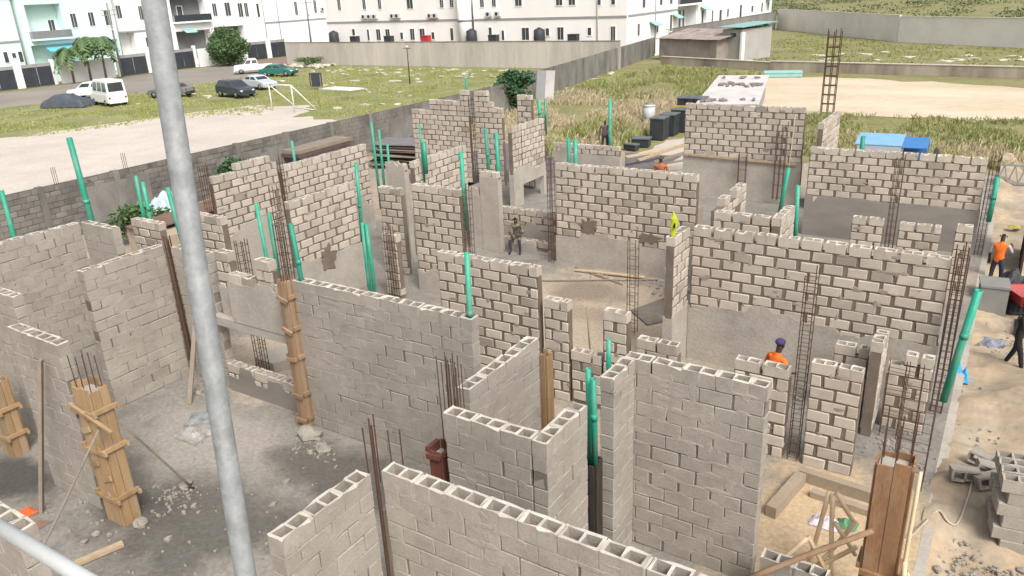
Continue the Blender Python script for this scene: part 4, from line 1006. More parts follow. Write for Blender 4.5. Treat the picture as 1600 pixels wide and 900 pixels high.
plain_wall('pale grey far wall, its nearer stretch', (-15.2,119.9), (24,93.6), 3.25, .3, M_FARW, MATS['pale coping'])
plain_wall('low mouldy wall crossing the field at the upper right', (-36,88.2), (-22,82.9), .85, .22, mat('mouldy low wall', (.42,.37,.30), (.32,.28,.225), .7, bump=.3, stain=(.09,.08,.07), stain_scale=.45, stain_amt=.85, stretch=(1,1,.4)), MATS['pale coping'], ch=.08)
plain_wall('low mouldy wall with dark stains at the upper right edge', (-22,82.9), (26,76.5), .95, .22, MATS['mouldy low wall'], MATS['pale coping'], ch=.08)

# ------------------------------------------------------------------ houses
M_WHITE = mat('white painted render', (.86,.86,.85), (.82,.82,.81), .3, rough=.8, stain=(.62,.61,.59), stain_scale=.25, stain_amt=.35, stretch=(1,1,.4))
M_MINT = mat('pale mint white render', (.66,.84,.80), (.62,.79,.755), .3, rough=.8, stain=(.56,.63,.60), stain_scale=.25, stain_amt=.35)
M_CREAM = mat('cream white render', (.88,.85,.82), (.84,.81,.78), .3, rough=.8, stain=(.66,.61,.57), stain_scale=.25, stain_amt=.3, stretch=(1,1,.4))
M_GLASS = mat('dark window glass', (.05,.06,.065), (.075,.085,.09), .8, rough=.25, spec=.5)
M_TRIM = mat('grey trim', (.33,.33,.33), (.28,.28,.28), 1)
M_GATEB = mat('charcoal gate', (.035,.04,.05), (.05,.055,.065), 1.5, rough=.55)
M_ROOF = mat('grey roof sheet', (.18,.17,.17), (.22,.21,.2), .6)
M_ACW = mat('ac casing', (.62,.62,.6), (.55,.55,.54), 2, rough=.5)
def house(label, face, org, L, depth, ztop, m, recess=(), wins=(), balc=(), acs=(), string=None, pipes=(), awn=(), roof=True, backm=None):
    """facade along local x; face '-y' looks towards -Y, '+x' looks towards +X"""
    root = empty('house', (org[0], org[1], G0-.1), 0 if face == '-y' else math.pi/2, label, 'house')
    zo = -(G0-.1)
    dep = 1.5
    us = sorted({0, L, *[r[0] for r in recess], *[r[1] for r in recess]}); zs = sorted({0, ztop+zo, *[r[2]+zo for r in recess], *[r[3]+zo for r in recess]})
    if recess:
        mb = MB()
        for i in range(len(us)-1):
            for j in range(len(zs)-1):
                cu = (us[i]+us[i+1])/2; cz = (zs[j]+zs[j+1])/2-zo
                if not any(r[0] < cu < r[1] and r[2] < cz < r[3] for r in recess): mb.box(us[i], us[i+1], 0, dep, zs[j], zs[j+1])
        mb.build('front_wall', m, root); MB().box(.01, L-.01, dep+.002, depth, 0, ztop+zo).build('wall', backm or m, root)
    else: MB().box(0, L, 0, depth, 0, ztop+zo).build('wall', m, root)
    if roof:
        MB().box(-.4, L+.4, -.4, depth+.4, ztop+zo+.003, ztop+zo+.25).build('roof', M_ROOF, root)
    for wn in wins:
        u, z, ww, hh = wn[:4]; y = wn[4] if len(wn) > 4 else 0
        fr = MB(); t = .09
        fr.box(u-ww/2-t, u+ww/2+t, y-.06, y+.02, z+zo-t, z+zo); fr.box(u-ww/2-t, u+ww/2+t, y-.06, y+.02, z+zo+hh, z+zo+hh+t)
        fr.box(u-ww/2-t, u-ww/2, y-.06, y+.02, z+zo, z+zo+hh); fr.box(u+ww/2, u+ww/2+t, y-.06, y+.02, z+zo, z+zo+hh)
        w_ = fr.build('window', M_WHITE if m != M_WHITE else M_CREAM, root)
        n = 2 if ww > .55 else 1; pw = ww/n
        for k in range(n): MB().box(u-ww/2+k*pw+.03*(k > 0), u-ww/2+(k+1)*pw-.03*(k < n-1), y-.02, y-.012, z+zo, z+zo+hh).build('pane', M_GLASS, w_)
    for b in balc:
        u0, u1, z0 = b; s_ = MB().box(u0, u1, -.7, -.003, z0+zo-.25, z0+zo).build('balcony_slab', m, root)
        MB().box(u0, u1, -.7, -.62, z0+zo+.003, z0+zo+.95).build('balcony_rail', M_GATEB if L > 15 else mat('grey balcony rail', (.20,.21,.21), (.25,.26,.26), 1), root)
        for u in (u0, u1-.06): MB().box(u, u+.06, -.618, -.003, z0+zo+.003, z0+zo+.9).build('balcony_rail', M_TRIM, root)
    for u, z in acs:
        a = MB().box(u-.42, u+.42, -.36, -.04, z+zo, z+zo+.6).build('air_conditioner', M_ACW, root)
        MB().tube([(u-.1, -.362, z+zo+.3), (u-.1, -.375, z+zo+.3)], .23, 14).build('fan_grille', M_GATEB, a)
    if string is not None: MB().box(-.02, L+.02, -.09, -.003, string+zo-.12, string+zo+.1).build('string_course', M_TRIM, root)
    for u in pipes: MB().tube([(u, -.08, .3), (u, -.08, ztop+zo-.2)], .06, 8).build('downpipe', M_TRIM, root, True)
    for u0, u1, z, mm in awn: MB().bar(((u0+u1)/2, -1.0, z+zo-.25), ((u0+u1)/2, -.02, z+zo+.25), u1-u0, .05).build('awning', mm, root)
    return root
M_SKYB = mat('blue awning', (.10,.45,.75), (.13,.5,.78), 2, rough=.6)
M_TEAL = mat('teal sheet', (.24,.46,.45), (.30,.52,.50), 1.5, rough=.6)
# row of houses on the far side of the street, facades towards +X (local x = world Y)
F0 = -110
house('pale mint house cut by the left edge', '+x', (F0, 36), 18.2, 11, 10.5, M_MINT, wins=((15.9,2.5,.5,1.3), (16.9,3.0,.45,.6), (17.7,2.4,.5,1.3)), string=5.0, pipes=(18.1,))
house('pale mint house with a grey balcony above the palms', '+x', (F0+.6, 54.4), 13.0, 11, 10.6, M_MINT, recess=((1.0,5.6,5.2,9.3), (.6,12.6,.2,4.3)),
      wins=((7.0,6.2,.75,1.75), (9.5,6.25,.75,1.75), (11.9,6.2,.95,1.9), (4.7,5.3,.8,2.0,1.5)), balc=((.8,6.0,5.1),), string=None, pipes=(12.9,), awn=((2.4,6.2,3.7,M_SKYB),))
house('set-back grey-white house between the balcony houses', '+x', (F0-1.0, 67.6), 8.6, 10, 10.4, M_WHITE, recess=((.4,3.2,1.2,5.0),), wins=((1.5,7.0,.7,1.7), (4.9,6.6,.6,1.9), (5.1,2.8,.6,1.3)), string=5.1)
house('white house with a dark upper balcony behind the round tree', '+x', (F0, 76.4), 18.0, 11, 10.5, M_WHITE, recess=((.5,6.6,6.0,9.4), (.6,6.8,.3,4.6), (7.6,13.4,.3,4.8)),
      wins=((8.3,6.5,.75,1.85), (10.8,6.4,1.0,2.0), (13.3,6.1,.9,2.1), (14.5,6.1,.7,2.1), (16.9,5.9,.5,2.1), (3.0,6.2,.9,2.0,1.5)), balc=((.4,7.0,6.0),), awn=((1.8,3.8,4.6,M_TEAL),), pipes=(17.9,), backm=mat('dark recess back', (.20,.20,.205), (.17,.17,.175), 1))  # back wall of the recesses darker than the white front
house('white house at the end of the street with narrow upper windows', '+x', (F0-.2, 94.6), 22, 11, 10.5, M_WHITE, wins=((7.3,5.8,.6,2.2), (11.9,5.9,.6,2.2), (14.6,5.9,.5,2.1), (16.4,5.9,.6,2.1)), acs=((13.4,6.2),), string=4.9, pipes=(3.0,))
# street walls and gates in front of that row
def street_wall(label, y0, y1, h=2.6):
    r = plain_wall(label, (-105.0, y0), (-105.0, y1), h, .25, M_WHITE, None, z0=G0-.05); return r
street_wall('white garden wall behind the palms', 55.6, 63.1); street_wall('white garden wall left of the round tree', 68.6, 71.6); street_wall('white garden wall behind the round tree', 76.6, 85.0); street_wall('white garden wall right of the twin charcoal gates', 94.3, 108, 2.9)
for i, (y0, y1, l) in enumerate(((46.0,50.0,'charcoal street gate cut by the left edge'), (50.9,54.6,'charcoal street gate beside the white pillar at the far left'), (63.9,68.0,'charcoal street gate left of the galvanised pole'), (72.2,75.8,'charcoal street gate just right of the galvanised pole'), (85.6,89.6,'charcoal street gate right of the round tree, first of two'), (90.5,93.6,'charcoal street gate right of the round tree, second of two'))):
    gt = empty('street_gate', (-105.0, y0, G0), math.pi/2, l, 'gate', 'charcoal street gates'); W = y1-y0
    for k in range(2):
        MB().box(k*W/2+.03, (k+1)*W/2-.03, .02, .08, .05, 2.75).build('leaf', M_GATEB, gt)
        MB().box(k*W/2+.03, (k+1)*W/2-.03, -.01, .019, 2.35, 2.75).build('top_rail', M_TRIM, gt)
    for k in (-.42, W): MB().box(k, k+.42, -.1, .3, 0, 3.1).build('gate_pillar', M_WHITE, gt)
# white terrace behind the beige wall, facades towards -Y
house('long cream-white terrace behind the beige wall, with paired windows', '-y', (-91, 90), 25.2, 11, 9.6, M_CREAM,
      wins=((5.3,3.0,.55,.9), (8.2,2.3,.4,1.5), (10.2,2.3,.8,1.5), (12.0,2.3,.8,1.5), (14.6,2.4,.5,.9), (16.6,2.3,.8,1.5), (20.3,2.4,.5,.9), (23.6,2.2,.5,1.6), (18.4,2.3,.9,1.5), (8.0,6.6,.6,1.8), (11.0,6.6,.6,1.8), (16.6,6.5,1.1,1.9), (22.2,6.5,.6,1.8), (23.9,6.5,.6,1.8), (3.0,6.6,.6,1.8)),
      acs=((7.9,5.3), (9.0,5.3), (10.0,5.3), (13.4,5.3), (14.3,5.3), (20.2,5.2), (21.1,5.2)), string=4.9)
house('second cream-white terrace behind the beige wall, right of the round turret', '-y', (-63.6, 90), 22.4, 11, 9.4, M_CREAM,
      wins=((2.6,2.9,.5,.9), (4.6,2.2,.4,1.2), (8.1,2.2,1.1,1.5), (11.4,2.7,.5,.9), (13.3,2.2,.9,1.5), (17.4,2.7,.5,.9), (20.6,2.1,.6,1.6), (1.5,6.4,.6,1.8), (3.4,6.4,.6,1.8), (7.2,6.4,1.0,1.9), (13.2,6.3,.9,1.8), (15.0,6.3,.9,1.8), (18.7,6.2,.5,1.7), (20.6,6.2,.5,1.7)),
      acs=((2.6,5.2), (4.0,5.2)), string=4.85, pipes=(18.5,))
tw = empty('stair_turret', (-64.8, 89.6, G0), 0, 'round cream turret between the two terraces', 'turret'); MB().tube([(0,0,0), (0,0,9.6)], .95, 20).build('wall', M_CREAM, tw, True); MB().tube([(0,0,5.1), (0,0,5.35)], 1.02, 20).build('string_course', M_TRIM, tw, True)
for i, (x, l) in enumerate(((-88.5,'black water tank at the left end of the terrace'), (-63.1,'black water tank right of the round turret'), (-52.6,'dark water tank before the second terrace'))):
    t = empty('water_tank', (x, 88.6, G0), 0, l, 'water tank', 'black water tanks'); MB().tube([(0,0,0), (0,0,3.0), (0,0,3.9), (0,0,4.1)], [.75,.75,.7,.4], 16).build('barrel', M_GATEB, t, True); MB().tube([(0,0,4.1), (0,0,4.22)], .22, 12).build('lid', M_GATEB, t)
for i, (x, m_, l) in enumerate(((-83.9,M_GATEB,'grey generator box on the terrace wall, farthest left'), (-77.3,M_GATEB,'grey generator box on the terrace wall beside paired windows'), (-70.6,mat('red enamel', (.5,.05,.05), (.42,.04,.04), 2),'red box behind the beige wall'), (-47.5,M_GATEB,'black box behind the beige wall near its right end'), (-59.3,M_GATEB,'small black box behind the beige wall'))):
    b = empty('generator_box', (x, 88.2, G0), 0, l, 'box'); MB().box(-.62,.62,-.4,.4,0,3.35).build('casing', m_, b); MB().box(-.66,.66,-.45,.45,3.36,3.42).build('lid', m_, b)
# houses receding behind the far right boundary wall, facades towards +X
house('bluish white side of the second terrace', '+x', (-41.15, 90.3), 16.0, 10, 8.2, M_WHITE, wins=((3.0,2.4,.7,1.4), (9.0,2.4,.7,1.2), (13.6,2.2,.8,2.1), (4.5,5.6,.9,1.1), (10.0,5.7,.9,1.1), (13.5,5.7,.9,1.1)), string=4.9, awn=((6.4,8.6,3.6,M_TEAL), (14.0,16.0,4.1,M_TEAL)), pipes=(8.2,))
house('far white house with a dark porch and upper balcony', '+x', (-41.6, 106.6), 24.5, 10, 7.4, M_WHITE, recess=((.6,8.2,.4,5.3),), wins=((2.5,.5,1.6,3.0,1.5), (5.5,1.6,.8,3.0,1.5), (7.0,1.6,.7,3.0,1.5), (10.8,1.6,.8,2.6), (15.2,2.0,.7,2.1), (19.0,2.4,1.2,1.6), (22.6,2.8,.9,1.2)), balc=((.2,8.6,5.5),), awn=((9.8,12.2,4.6,M_TEAL),))
house('farthest white house at the head of the pale wall', '+x', (-42.5, 134), 24, 10, 7.0, M_WHITE, wins=((4.8,1.8,1.2,2.4), (11.5,2.8,1.2,1.0), (17.5,2.5,1.0,1.6), (21.5,2.6,.9,1.4)), awn=((19.5,22.2,4.6,M_SKYB),))

# sheds
sh = empty('tin_shed', (-38.3,93.2,G0), -.36, 'rusty brown tin shed against the far grey wall', 'shed')
M_RUST = mat('rusty tin', (.27,.235,.215), (.34,.30,.275), .8, bump=.3, stain=(.17,.10,.08), stain_scale=.6, stain_amt=.6); M_RUSTR = mat('rusty roof sheets', (.25,.195,.175), (.40,.36,.335), .9, bump=.3, stain=(.14,.08,.065), stain_scale=.7, stain_amt=.7)
MB().box(0,8.8,0,5,0,2.5).build('wall', M_RUST, sh)
for i in range(6): MB().bar((.6+i*1.6,-.4,2.5+(i % 2)*.03), (.6+i*1.6,5.4,3.3+(i % 2)*.03), 1.66, .04).build('roof_sheet', M_RUSTR, sh)
for i in range(8): MB().box(i*1.1+.02, i*1.1+.06, -.03, -.002, 0, 2.5).build('batten', M_RUST, sh)
s2 = empty('hut', (-30.2,92.4,G0), -.3, 'pale grey hut with a teal roof beyond the tin shed', 'hut')
MB().box(0,2.6,0,6,0,3.5).build('wall', mat('grey hut render', (.40,.385,.365), (.34,.33,.31), .6), s2); MB().bar((1.3,-.6,3.75), (1.3,6.6,4.0), 3.4, .06).build('roof', mat('dull teal sheet', (.20,.36,.35), (.25,.42,.40), 1.5), s2); MB().box(1.1,1.8,-.03,-.003,2.7,3.1).build('window', M_GLASS, s2); MB().box(2.61,2.9,-.3,.2,0,3.2).build('pillar', M_WHITE, s2)
hut = empty('site_shed', (-17.3,48.5,G0), -.18, 'long low site shed with a white sheet roof and rubble on it', 'shed')
hut.rotation_euler = (0, 0, .23)
M_WROOF = mat('white roof sheet', (.62,.59,.56), (.52,.49,.47), .6, rough=.6, stain=(.36,.33,.31), stain_scale=.7, stain_amt=.6)
MB().box(.1,3.6,.1,15.5,0,1.55).build('wall', M_TRIM, hut)
for i in range(5): MB().bar((1.85,.0+i*3.15,1.60+.02*(i % 2)), (1.85,3.1+i*3.15,1.64+.02*(i % 2)), 3.9, .03).build('roof_sheet', M_WROOF, hut)
rd = random.Random(9)
rk = MB()
for i in range(42):
    v = rd.choice((.8,1.2,8.6,9.2,9.9,14)); rk.blob((.2+rd.uniform(0,3.4), v+rd.uniform(-.6,.6), 1.72), (rd.uniform(.08,.3), rd.uniform(.08,.25), rd.uniform(.05,.14)), i, .4, n=6, mrows=4)
tag(rk.build('roof_rubble', mat('dark rubble', (.15,.13,.13), (.25,.22,.21), 3), hut), kind='stuff')
# granite heap and black crates
heap = grid_sheet('granite_heap', -27, -15.2, 29.8, 40.5, 50, 44, lambda x, y: G0-.03+max(0, .62*math.exp(-((x+20.3)/3.0)**4-((y-33.0)/3.6)**4)*(1+.3*nz2(x, y, .5))+.04*nz2(x, y, 3)), M_GRAV)
M_CRATE = mat('black plastic crate', (.028,.031,.036), (.045,.05,.056), 2, rough=.5)
def crate(label, c, s, rz, m=M_CRATE):
    r = empty('crate', c, rz, label, 'crate', 'black crates and slabs'); x, y, h = s
    MB().box(-x/2,x/2,-y/2,y/2,0,h-.06).build('body', m, r); MB().box(-x/2-.04,x/2+.04,-y/2-.04,y/2+.04,h-.058,h).build('lid', mat('grey crate lid', (.10,.11,.115), (.14,.15,.155), 3, rough=.5), r)
    return r
crate('tall black crate nearest the site, by the pale road', (-18.35,45.0,G0), (.85,1.1,1.3), .05)
crate('black crate behind the tall one', (-18.3,46.5,G0), (.95,1.1,1.3), .05); crate('black crate at the far end of the row', (-18.0,47.9,G0), (1.2,1.0,1.4), .05)
crate('low black slab stack beside the pale road', (-18.4,42.4,G0), (1.0,.7,.5), .2); crate('lower black slab lying in front of the crate row', (-18.5,41.2,G0), (.8,.4,.35), -.2)
yt = empty('yellow_table', (-18.3,50.6,G0), .1, 'yellow-topped trestle carrying black crates', 'table')
M_YEL = mat('yellow board', (.55,.38,.07), (.45,.31,.06), 2); MB().box(-1.1,1.1,-.7,.7,1.15,1.25).build('top', M_YEL, yt)
for a in (-1,1):
    for b in (-.6,.6): MB().box(a-.06,a+.06,b-.06,b+.06,0,1.15).build('leg', M_YEL, yt)
for k in range(3): crate(('left','middle','right')[k]+' black crate on the yellow trestle', (-18.95+k*.62,50.6,G0+1.26), (.58,1.2,.5), .1)
gb = empty('plastic_bin', (-21.0,49.6,G0), 0, 'pale grey plastic bin in the dry grass', 'bin'); MB().tube([(0,0,0), (0,0,1.2)], [.36,.4], 14).build('barrel', mat('pale grey plastic', (.5,.52,.52), (.44,.46,.46), 2, rough=.5), gb, True); MB().tube([(0,0,1.2), (0,0,1.25)], .43, 14).build('lid', MATS['pale grey plastic'], gb, True)
blob_sheet('pale_track', [(-17.9,36), (-13.5,35.5), (-13.2,47), (-16.3,48), (-17.6,45)], G0-.044, mat('pale dusty track', (.50,.45,.385), (.43,.38,.32), .6, bump=.3, grain=.1), .2, 21)
for i, (p, q, l) in enumerate((((-16.9,36.9,.1), (-14.6,41.5,.12), 'long pale plank lying on the dusty track'), ((-15.6,35.6,.3), (-12.9,38.2,1.2), 'plank leaning up against the back of the highest wall'), ((-14.9,36.0,.2), (-12.6,37.4,.9), 'second plank leaning behind the highest wall'), ((-14.2,36.2,.15), (-12.2,36.6,.6), 'third plank leaning behind the highest wall'))):
    post(l, p, q, .1, M_WOODP if i < 2 else M_WOODG, name='plank', cat='plank', group='planks on the track', rect=(.35,.06))
# blue tarpaulin shelter
bt = empty('tarpaulin_shelter', (-4.5,38.2,G0), .05, 'blue tarpaulin shelter on a pale frame beyond the wide damp wall', 'shelter')
M_BLUE = mat('blue tarpaulin', (.04,.16,.40), (.06,.2,.46), 1.5, rough=.5, bump=.2, bscale=6); M_BLUEL = mat('light blue tarpaulin', (.17,.36,.58), (.22,.42,.64), 1.5, rough=.5, bump=.2, bscale=6)
MB().bar((-.5,-.9,1.86), (-.5,.9,2.05), 1.9, .03).build('roof_sheet', M_BLUEL, bt); MB().bar((.95,-.9,1.80), (.95,.9,1.95), 1.0, .03).build('roof_sheet', M_BLUE, bt); MB().box(-1.35,.45,-.88,-.85,.2,1.86).build('side_sheet', mat('clear grey sheeting', (.42,.45,.49), (.36,.39,.43), 1.5, rough=.4), bt)
MB().box(.47,1.45,.5,.53,.1,1.85).build('side_sheet', M_BLUE, bt)
for a in (-1.4,.46,1.45):
    for b in (-.84,.84): MB().tube([(a,b,0), (a,b,1.84)], .03, 6).build('leg', M_STEEL, bt)
crumpled('rubbish_heap', 'dark heap beside the blue shelter', 'heap', (-2.5,37.4,G0), (.7,.6,1.6), MATS['dark tarpaulin'], 22)
blob_sheet('debris_ground', [(-2.6,34), (6,33.5), (7,42), (-2.2,41)], G0+.02, mat('littered ground', (.40,.36,.31), (.26,.23,.2), 1.4, bump=.5, bscale=5, grain=.2, stain=(.14,.12,.1), stain_scale=1.1, stain_amt=.7), .4, 23)
# stacks by the boundary wall
ps = empty('plank_stack', (-31.0,28.9,G0), math.pi/2+.05, 'dark stack of sheets and planks by the boundary wall', 'plank stack')
M_DKP = mat('dark brown planks', (.085,.06,.055), (.12,.09,.08), 2)
for k in range(8): MB().box(-2.0+rd.uniform(-.1,.1), 2.0+rd.uniform(-.1,.1), -.6, .6, .3+k*.19, .3+k*.19+.17).build('plank', M_DKP if k < 7 else M_WOODG, ps)
MB().box(-1.9,1.9,-.55,.55,0,.29).build('base', M_DKP, ps)
rh = empty('roofing_stack', (-29.0,33.2,G0), .3, 'heap of dark roofing sheets behind the trio of green pipes', 'sheet stack')
for k in range(9): MB().bar((-1.3+rd.uniform(-.2,.2),rd.uniform(-.3,.3),.2+k*.13), (1.5+rd.uniform(-.2,.2),rd.uniform(-.3,.3),.12+k*.13+rd.uniform(-.05,.1)), 2.2, .05).build('sheet', mat('grey roofing sheet', (.20,.19,.20), (.15,.14,.14), 2, rough=.5) if k == 8 else (M_DKP if k % 2 else M_WOODG), rh)
crumpled('tarpaulin', 'pale blue-white sheeting by the boundary wall near the galvanised pole', 'tarpaulin', (-30.8,19.6,G0), (.8,1.1,1.4), mat('pale sheeting', (.50,.60,.64), (.42,.5,.54), 2, rough=.5), 24)
o = MB().bar((0,0,0), (.6,4.2,.3), 1.4, .06).build('rusty_sheet', mat('red rust sheet', (.19,.12,.09), (.15,.095,.075), 2), None); o.location = (-26.4,15.2,1.0); tag(o, 'rust red sheet leaning behind the short plain return wall', 'sheet')
bk = MB().box(-1.2,1.2,-1.8,1.8,0,1.35).build('earth_bank', M_SANDF); bk.location = (-26.0,17.2,G0-.05); tag(bk, kind='structure')
ls = empty('leaning_panel', (-34.0,57.4,G0), .1, 'white and grey sheet panel leaning on the boundary wall by the bush', 'panel')
for k in range(3): MB().bar((-.8+k*.82,-.5,0), (-.8+k*.82,.1,2.5), .8, .05).build('sheet', (M_FENCER, M_TRIM, M_WROOF)[k], ls)
ct = empty('teal_container', (-19.6,78.6,G0), .3, 'flat teal sheet box at the far end of the sand', 'box'); MB().box(-1.7,1.7,-1,1,0,.35).build('body', M_TEAL, ct); MB().box(-1.75,1.75,-1.05,1.05,.353,.41).build('lid', M_TEAL, ct)

# ------------------------------------------------------------------ plants
M_LEAF = mat('mid green leaves', (.075,.13,.05), (.115,.18,.075), 1.2, rough=.6, grain=.3, bscale=6)
M_LEAFD = mat('dark green leaves', (.035,.085,.04), (.06,.125,.055), 1.2, rough=.6, grain=.3, bscale=6)
M_BARK = mat('bark', (.13,.10,.075), (.18,.14,.11), 4, bump=.4)
def leaf_cloud(mb, cs, n, ls, rd):
    """leaf quads spread through overlapping clumps"""
    for c, r in cs:
        for i in range(n):
            d = Vector((rd.gauss(0,1), rd.gauss(0,1), rd.gauss(0,1))).normalized()*(rd.random()**.45)
            p = Vector(c)+Vector((d.x*r[0], d.y*r[1], d.z*r[2]))
            a = Vector((rd.gauss(0,1), rd.gauss(0,1), rd.gauss(0,.7))).normalized()*ls*rd.uniform(.6,1.3); b = a.cross(Vector((rd.gauss(0,1), rd.gauss(0,1), rd.gauss(0,1)))).normalized()*ls*.5*rd.uniform(.7,1.2)
            k = len(mb.v); mb.v += [tuple(p-a), tuple(p+b), tuple(p+a), tuple(p-b)]; mb.f.append((k, k+1, k+2, k+3))
def tree(name, label, loc, h, rad, trunk, m, n=14, per=130, ls=.16, seed=1, cat='tree', squash=1.0, zc=.58):
    rd = random.Random(seed); root = empty(name, loc, 0, label, cat)
    t = MB().tube([(0,0,0), (rd.uniform(-.1,.1),rd.uniform(-.1,.1),h*.4), (rd.uniform(-.2,.2),rd.uniform(-.2,.2),h*.72)], [trunk, trunk*.75, trunk*.4], 7)
    for i in range(5):
        a = rd.uniform(0,6.28); t.tube([(0,0,h*.35), (math.cos(a)*rad*.6, math.sin(a)*rad*.6, h*rd.uniform(.55,.85))], [trunk*.5, trunk*.15], 5)
    t.build('trunk', M_BARK, root, True)
    cs = []
    for i in range(n):
        d = Vector((rd.gauss(0,1), rd.gauss(0,1), rd.gauss(0,1))).normalized()*rd.uniform(.35,.85)
        zc_ = h*zc; hz_ = h*.42*squash
        cs.append(((d.x*rad, d.y*rad, zc_+d.z*hz_), (rad*.42, rad*.42, hz_*.42)))
    mb = MB(); leaf_cloud(mb, cs, per, ls, rd); mb.build('crown', m, root)
    return root
tree('round_tree', 'dense clipped round tree by the street gates', (-101.0,79.0,G0), 5.6, 3.0, .18, M_LEAF, 60, 260, .2, 3, squash=1.12, zc=.47)
tree('bush', 'dense dark green bush at the end of the boundary wall', (-33.2,51.8,G0), 3.1, 1.75, .08, M_LEAFD, 22, 150, .16, 4, 'bush')
tree('bush', 'green bush against the boundary wall by the outer left wall', (-31.7,24.0,G0), 2.1, 1.0, .05, M_LEAFD, 14, 90, .13, 5, 'bush')
tree('bush', 'low green shrub behind the short plain return wall', (-29.2,17.2,G0), 1.7, 1.15, .05, M_LEAF, 16, 90, .13, 6, 'bush')
tree('bush', 'dark shrub at the foot of the street pole', (-102.0,97,G0), 1.6, 1.7, .05, M_LEAFD, 14, 80, .16, 7, 'bush')
tree('bush', 'round dark shrub beyond the teal-roofed hut', (-33.5,118,G0), 3.0, 2.0, .1, M_LEAFD, 14, 90, .25, 8, 'bush')
def palm(label, loc, h, seed):
    rd = random.Random(seed); root = empty('palm_tree', loc, 0, label, 'tree', 'palms by the street')
    MB().tube([(0,0,0), (.1,.05,h*.5), (.05,.1,h)], [.16,.13,.11], 8).build('trunk', M_BARK, root, True)
    mb = MB()
    for i in range(30):
        a = rd.uniform(0,6.28); el = rd.uniform(-.3,.8); L = rd.uniform(1.7,2.3); prev = Vector((.05,.1,h)); 
        for s in range(9):
            t = (s+1)/9; p = Vector((.05+math.cos(a)*L*t, .1+math.sin(a)*L*t, h+L*(el*t-1.15*t*t)))
            side = Vector((-math.sin(a), math.cos(a), 0))
            for sg in (-1, 1):
                k = len(mb.v); ln = .62*math.sin(max(.15,t)*2.6)+.12
                mb.v += [tuple(prev), tuple(p), tuple(p+side*sg*ln+Vector((0,0,-.22)))]; mb.f.append((k,k+1,k+2))
            prev = p
    mb.build('crown', M_LEAF, root); return root
palm('palm tree left of the street pole, smaller one', (-103.6,56.3,G0), 4.2, 1); palm('palm tree left of the street pole, tallest one', (-103.6,58.6,G0), 5.3, 2); palm('palm tree touching the street pole', (-103.4,60.6,G0), 5.2, 3)

def tufts(name, label, regions, m, seed):
    rd = random.Random(seed); mb = MB()
    for poly, n, h0, h1, w, nb in regions:
        xs = [p[0] for p in poly]; ys = [p[1] for p in poly]; c = 0; tries = 0
        while c < n and tries < n*12:
            tries += 1
            x = rd.uniform(min(xs), max(xs)); y = rd.uniform(min(ys), max(ys)); ins = False; j = len(poly)-1
            for i in range(len(poly)):
                if (poly[i][1] > y) != (poly[j][1] > y) and x < (poly[j][0]-poly[i][0])*(y-poly[i][1])/(poly[j][1]-poly[i][1])+poly[i][0]: ins = not ins
                j = i
            if not ins or noise.noise(Vector((x*.23, y*.23, seed)))+rd.uniform(-.2,.35) < .05: continue
            c += 1; h = rd.uniform(h0, h1)
            for b in range(nb):
                a = rd.uniform(0,6.28); l = rd.uniform(.15,.6)*h; bx = x+rd.uniform(-.12,.12); by = y+rd.uniform(-.12,.12); hh = h*rd.uniform(.6,1)
                k = len(mb.v); sx, sy = -math.sin(a)*w, math.cos(a)*w
                mb.v += [(bx-sx,by-sy,G0-.06), (bx+sx,by+sy,G0-.06), (bx+math.cos(a)*l*.4+sx*.7,by+math.sin(a)*l*.4+sy*.7,G0+hh*.6), (bx+math.cos(a)*l,by+math.sin(a)*l,G0+hh)]
                mb.f += [(k,k+1,k+2), (k,k+2,k+3)]
    o = mb.build(name, m); return tag(o, label, 'grass', kind='stuff')
M_DRYG = mat('dry grass blades', (.50,.42,.28), (.40,.335,.21), .5, rough=.8, grain=.25, bscale=5)
M_GRN = mat('green grass blades', (.22,.245,.085), (.32,.315,.14), .35, rough=.8, grain=.25, bscale=5)
tufts('dry_grass', 'tall dry tawny grass beyond the site', [([(-33,41), (-19.6,41), (-20.2,52), (-24,64), (-35,64)], 2800, .25, .65, .02, 6), ([(-12,43), (9,43), (8,52), (-11,50)], 700, .2, .5, .02, 6)], M_DRYG, 1)
tufts('field_grass', 'green grass of the waste ground', [([(-36,60), (-20,60), (-22,80), (-34,86)], 3400, .2, .5, .03, 6), ([(-12,43), (10,43), (10,58), (-12,56.5)], 3600, .15, .42, .022, 5), ([(-30,90), (22,80), (22,92), (-14,118), (-33,140)], 2600, .06, .2, .05, 5), ([(-24,38), (-19,38), (-19.5,46), (-25,50)], 300, .4, .9, .035, 5)], M_GRN, 2)
tufts('lawn_grass', 'short grass of the open field behind the boundary wall', [([(-84,35), (-50,45), (-34,46), (-34,80), (-84,80)], 6000, .05, .18, .04, 4), ([(-86,30), (-64,30), (-56,46), (-78,52)], 2000, .04, .14, .04, 4)], mat('field grass blades', (.26,.29,.09), (.35,.345,.15), .3, rough=.8, grain=.25, bscale=5), 3)
# far wood behind the pale wall
mb = MB(); rd = random.Random(21); cs = []
for i in range(150):
    x = rd.uniform(-75,75); y = 168-x*.55+rd.uniform(-8,60); cs.append(((x, y, G0+rd.uniform(.2,.8)+max(0,(y-180)*.03)), (rd.uniform(3,6), rd.uniform(3,6), rd.uniform(.4,1.0))))
leaf_cloud(mb, cs, 90, .3, rd)
tag(mb.build('far_wood', mat('far scrub leaves', (.115,.145,.07), (.17,.195,.10), .2, grain=.25, bscale=2)), 'far green scrub behind the pale grey wall', 'wood', kind='stuff')  # muted green mix for the far scrub leaves

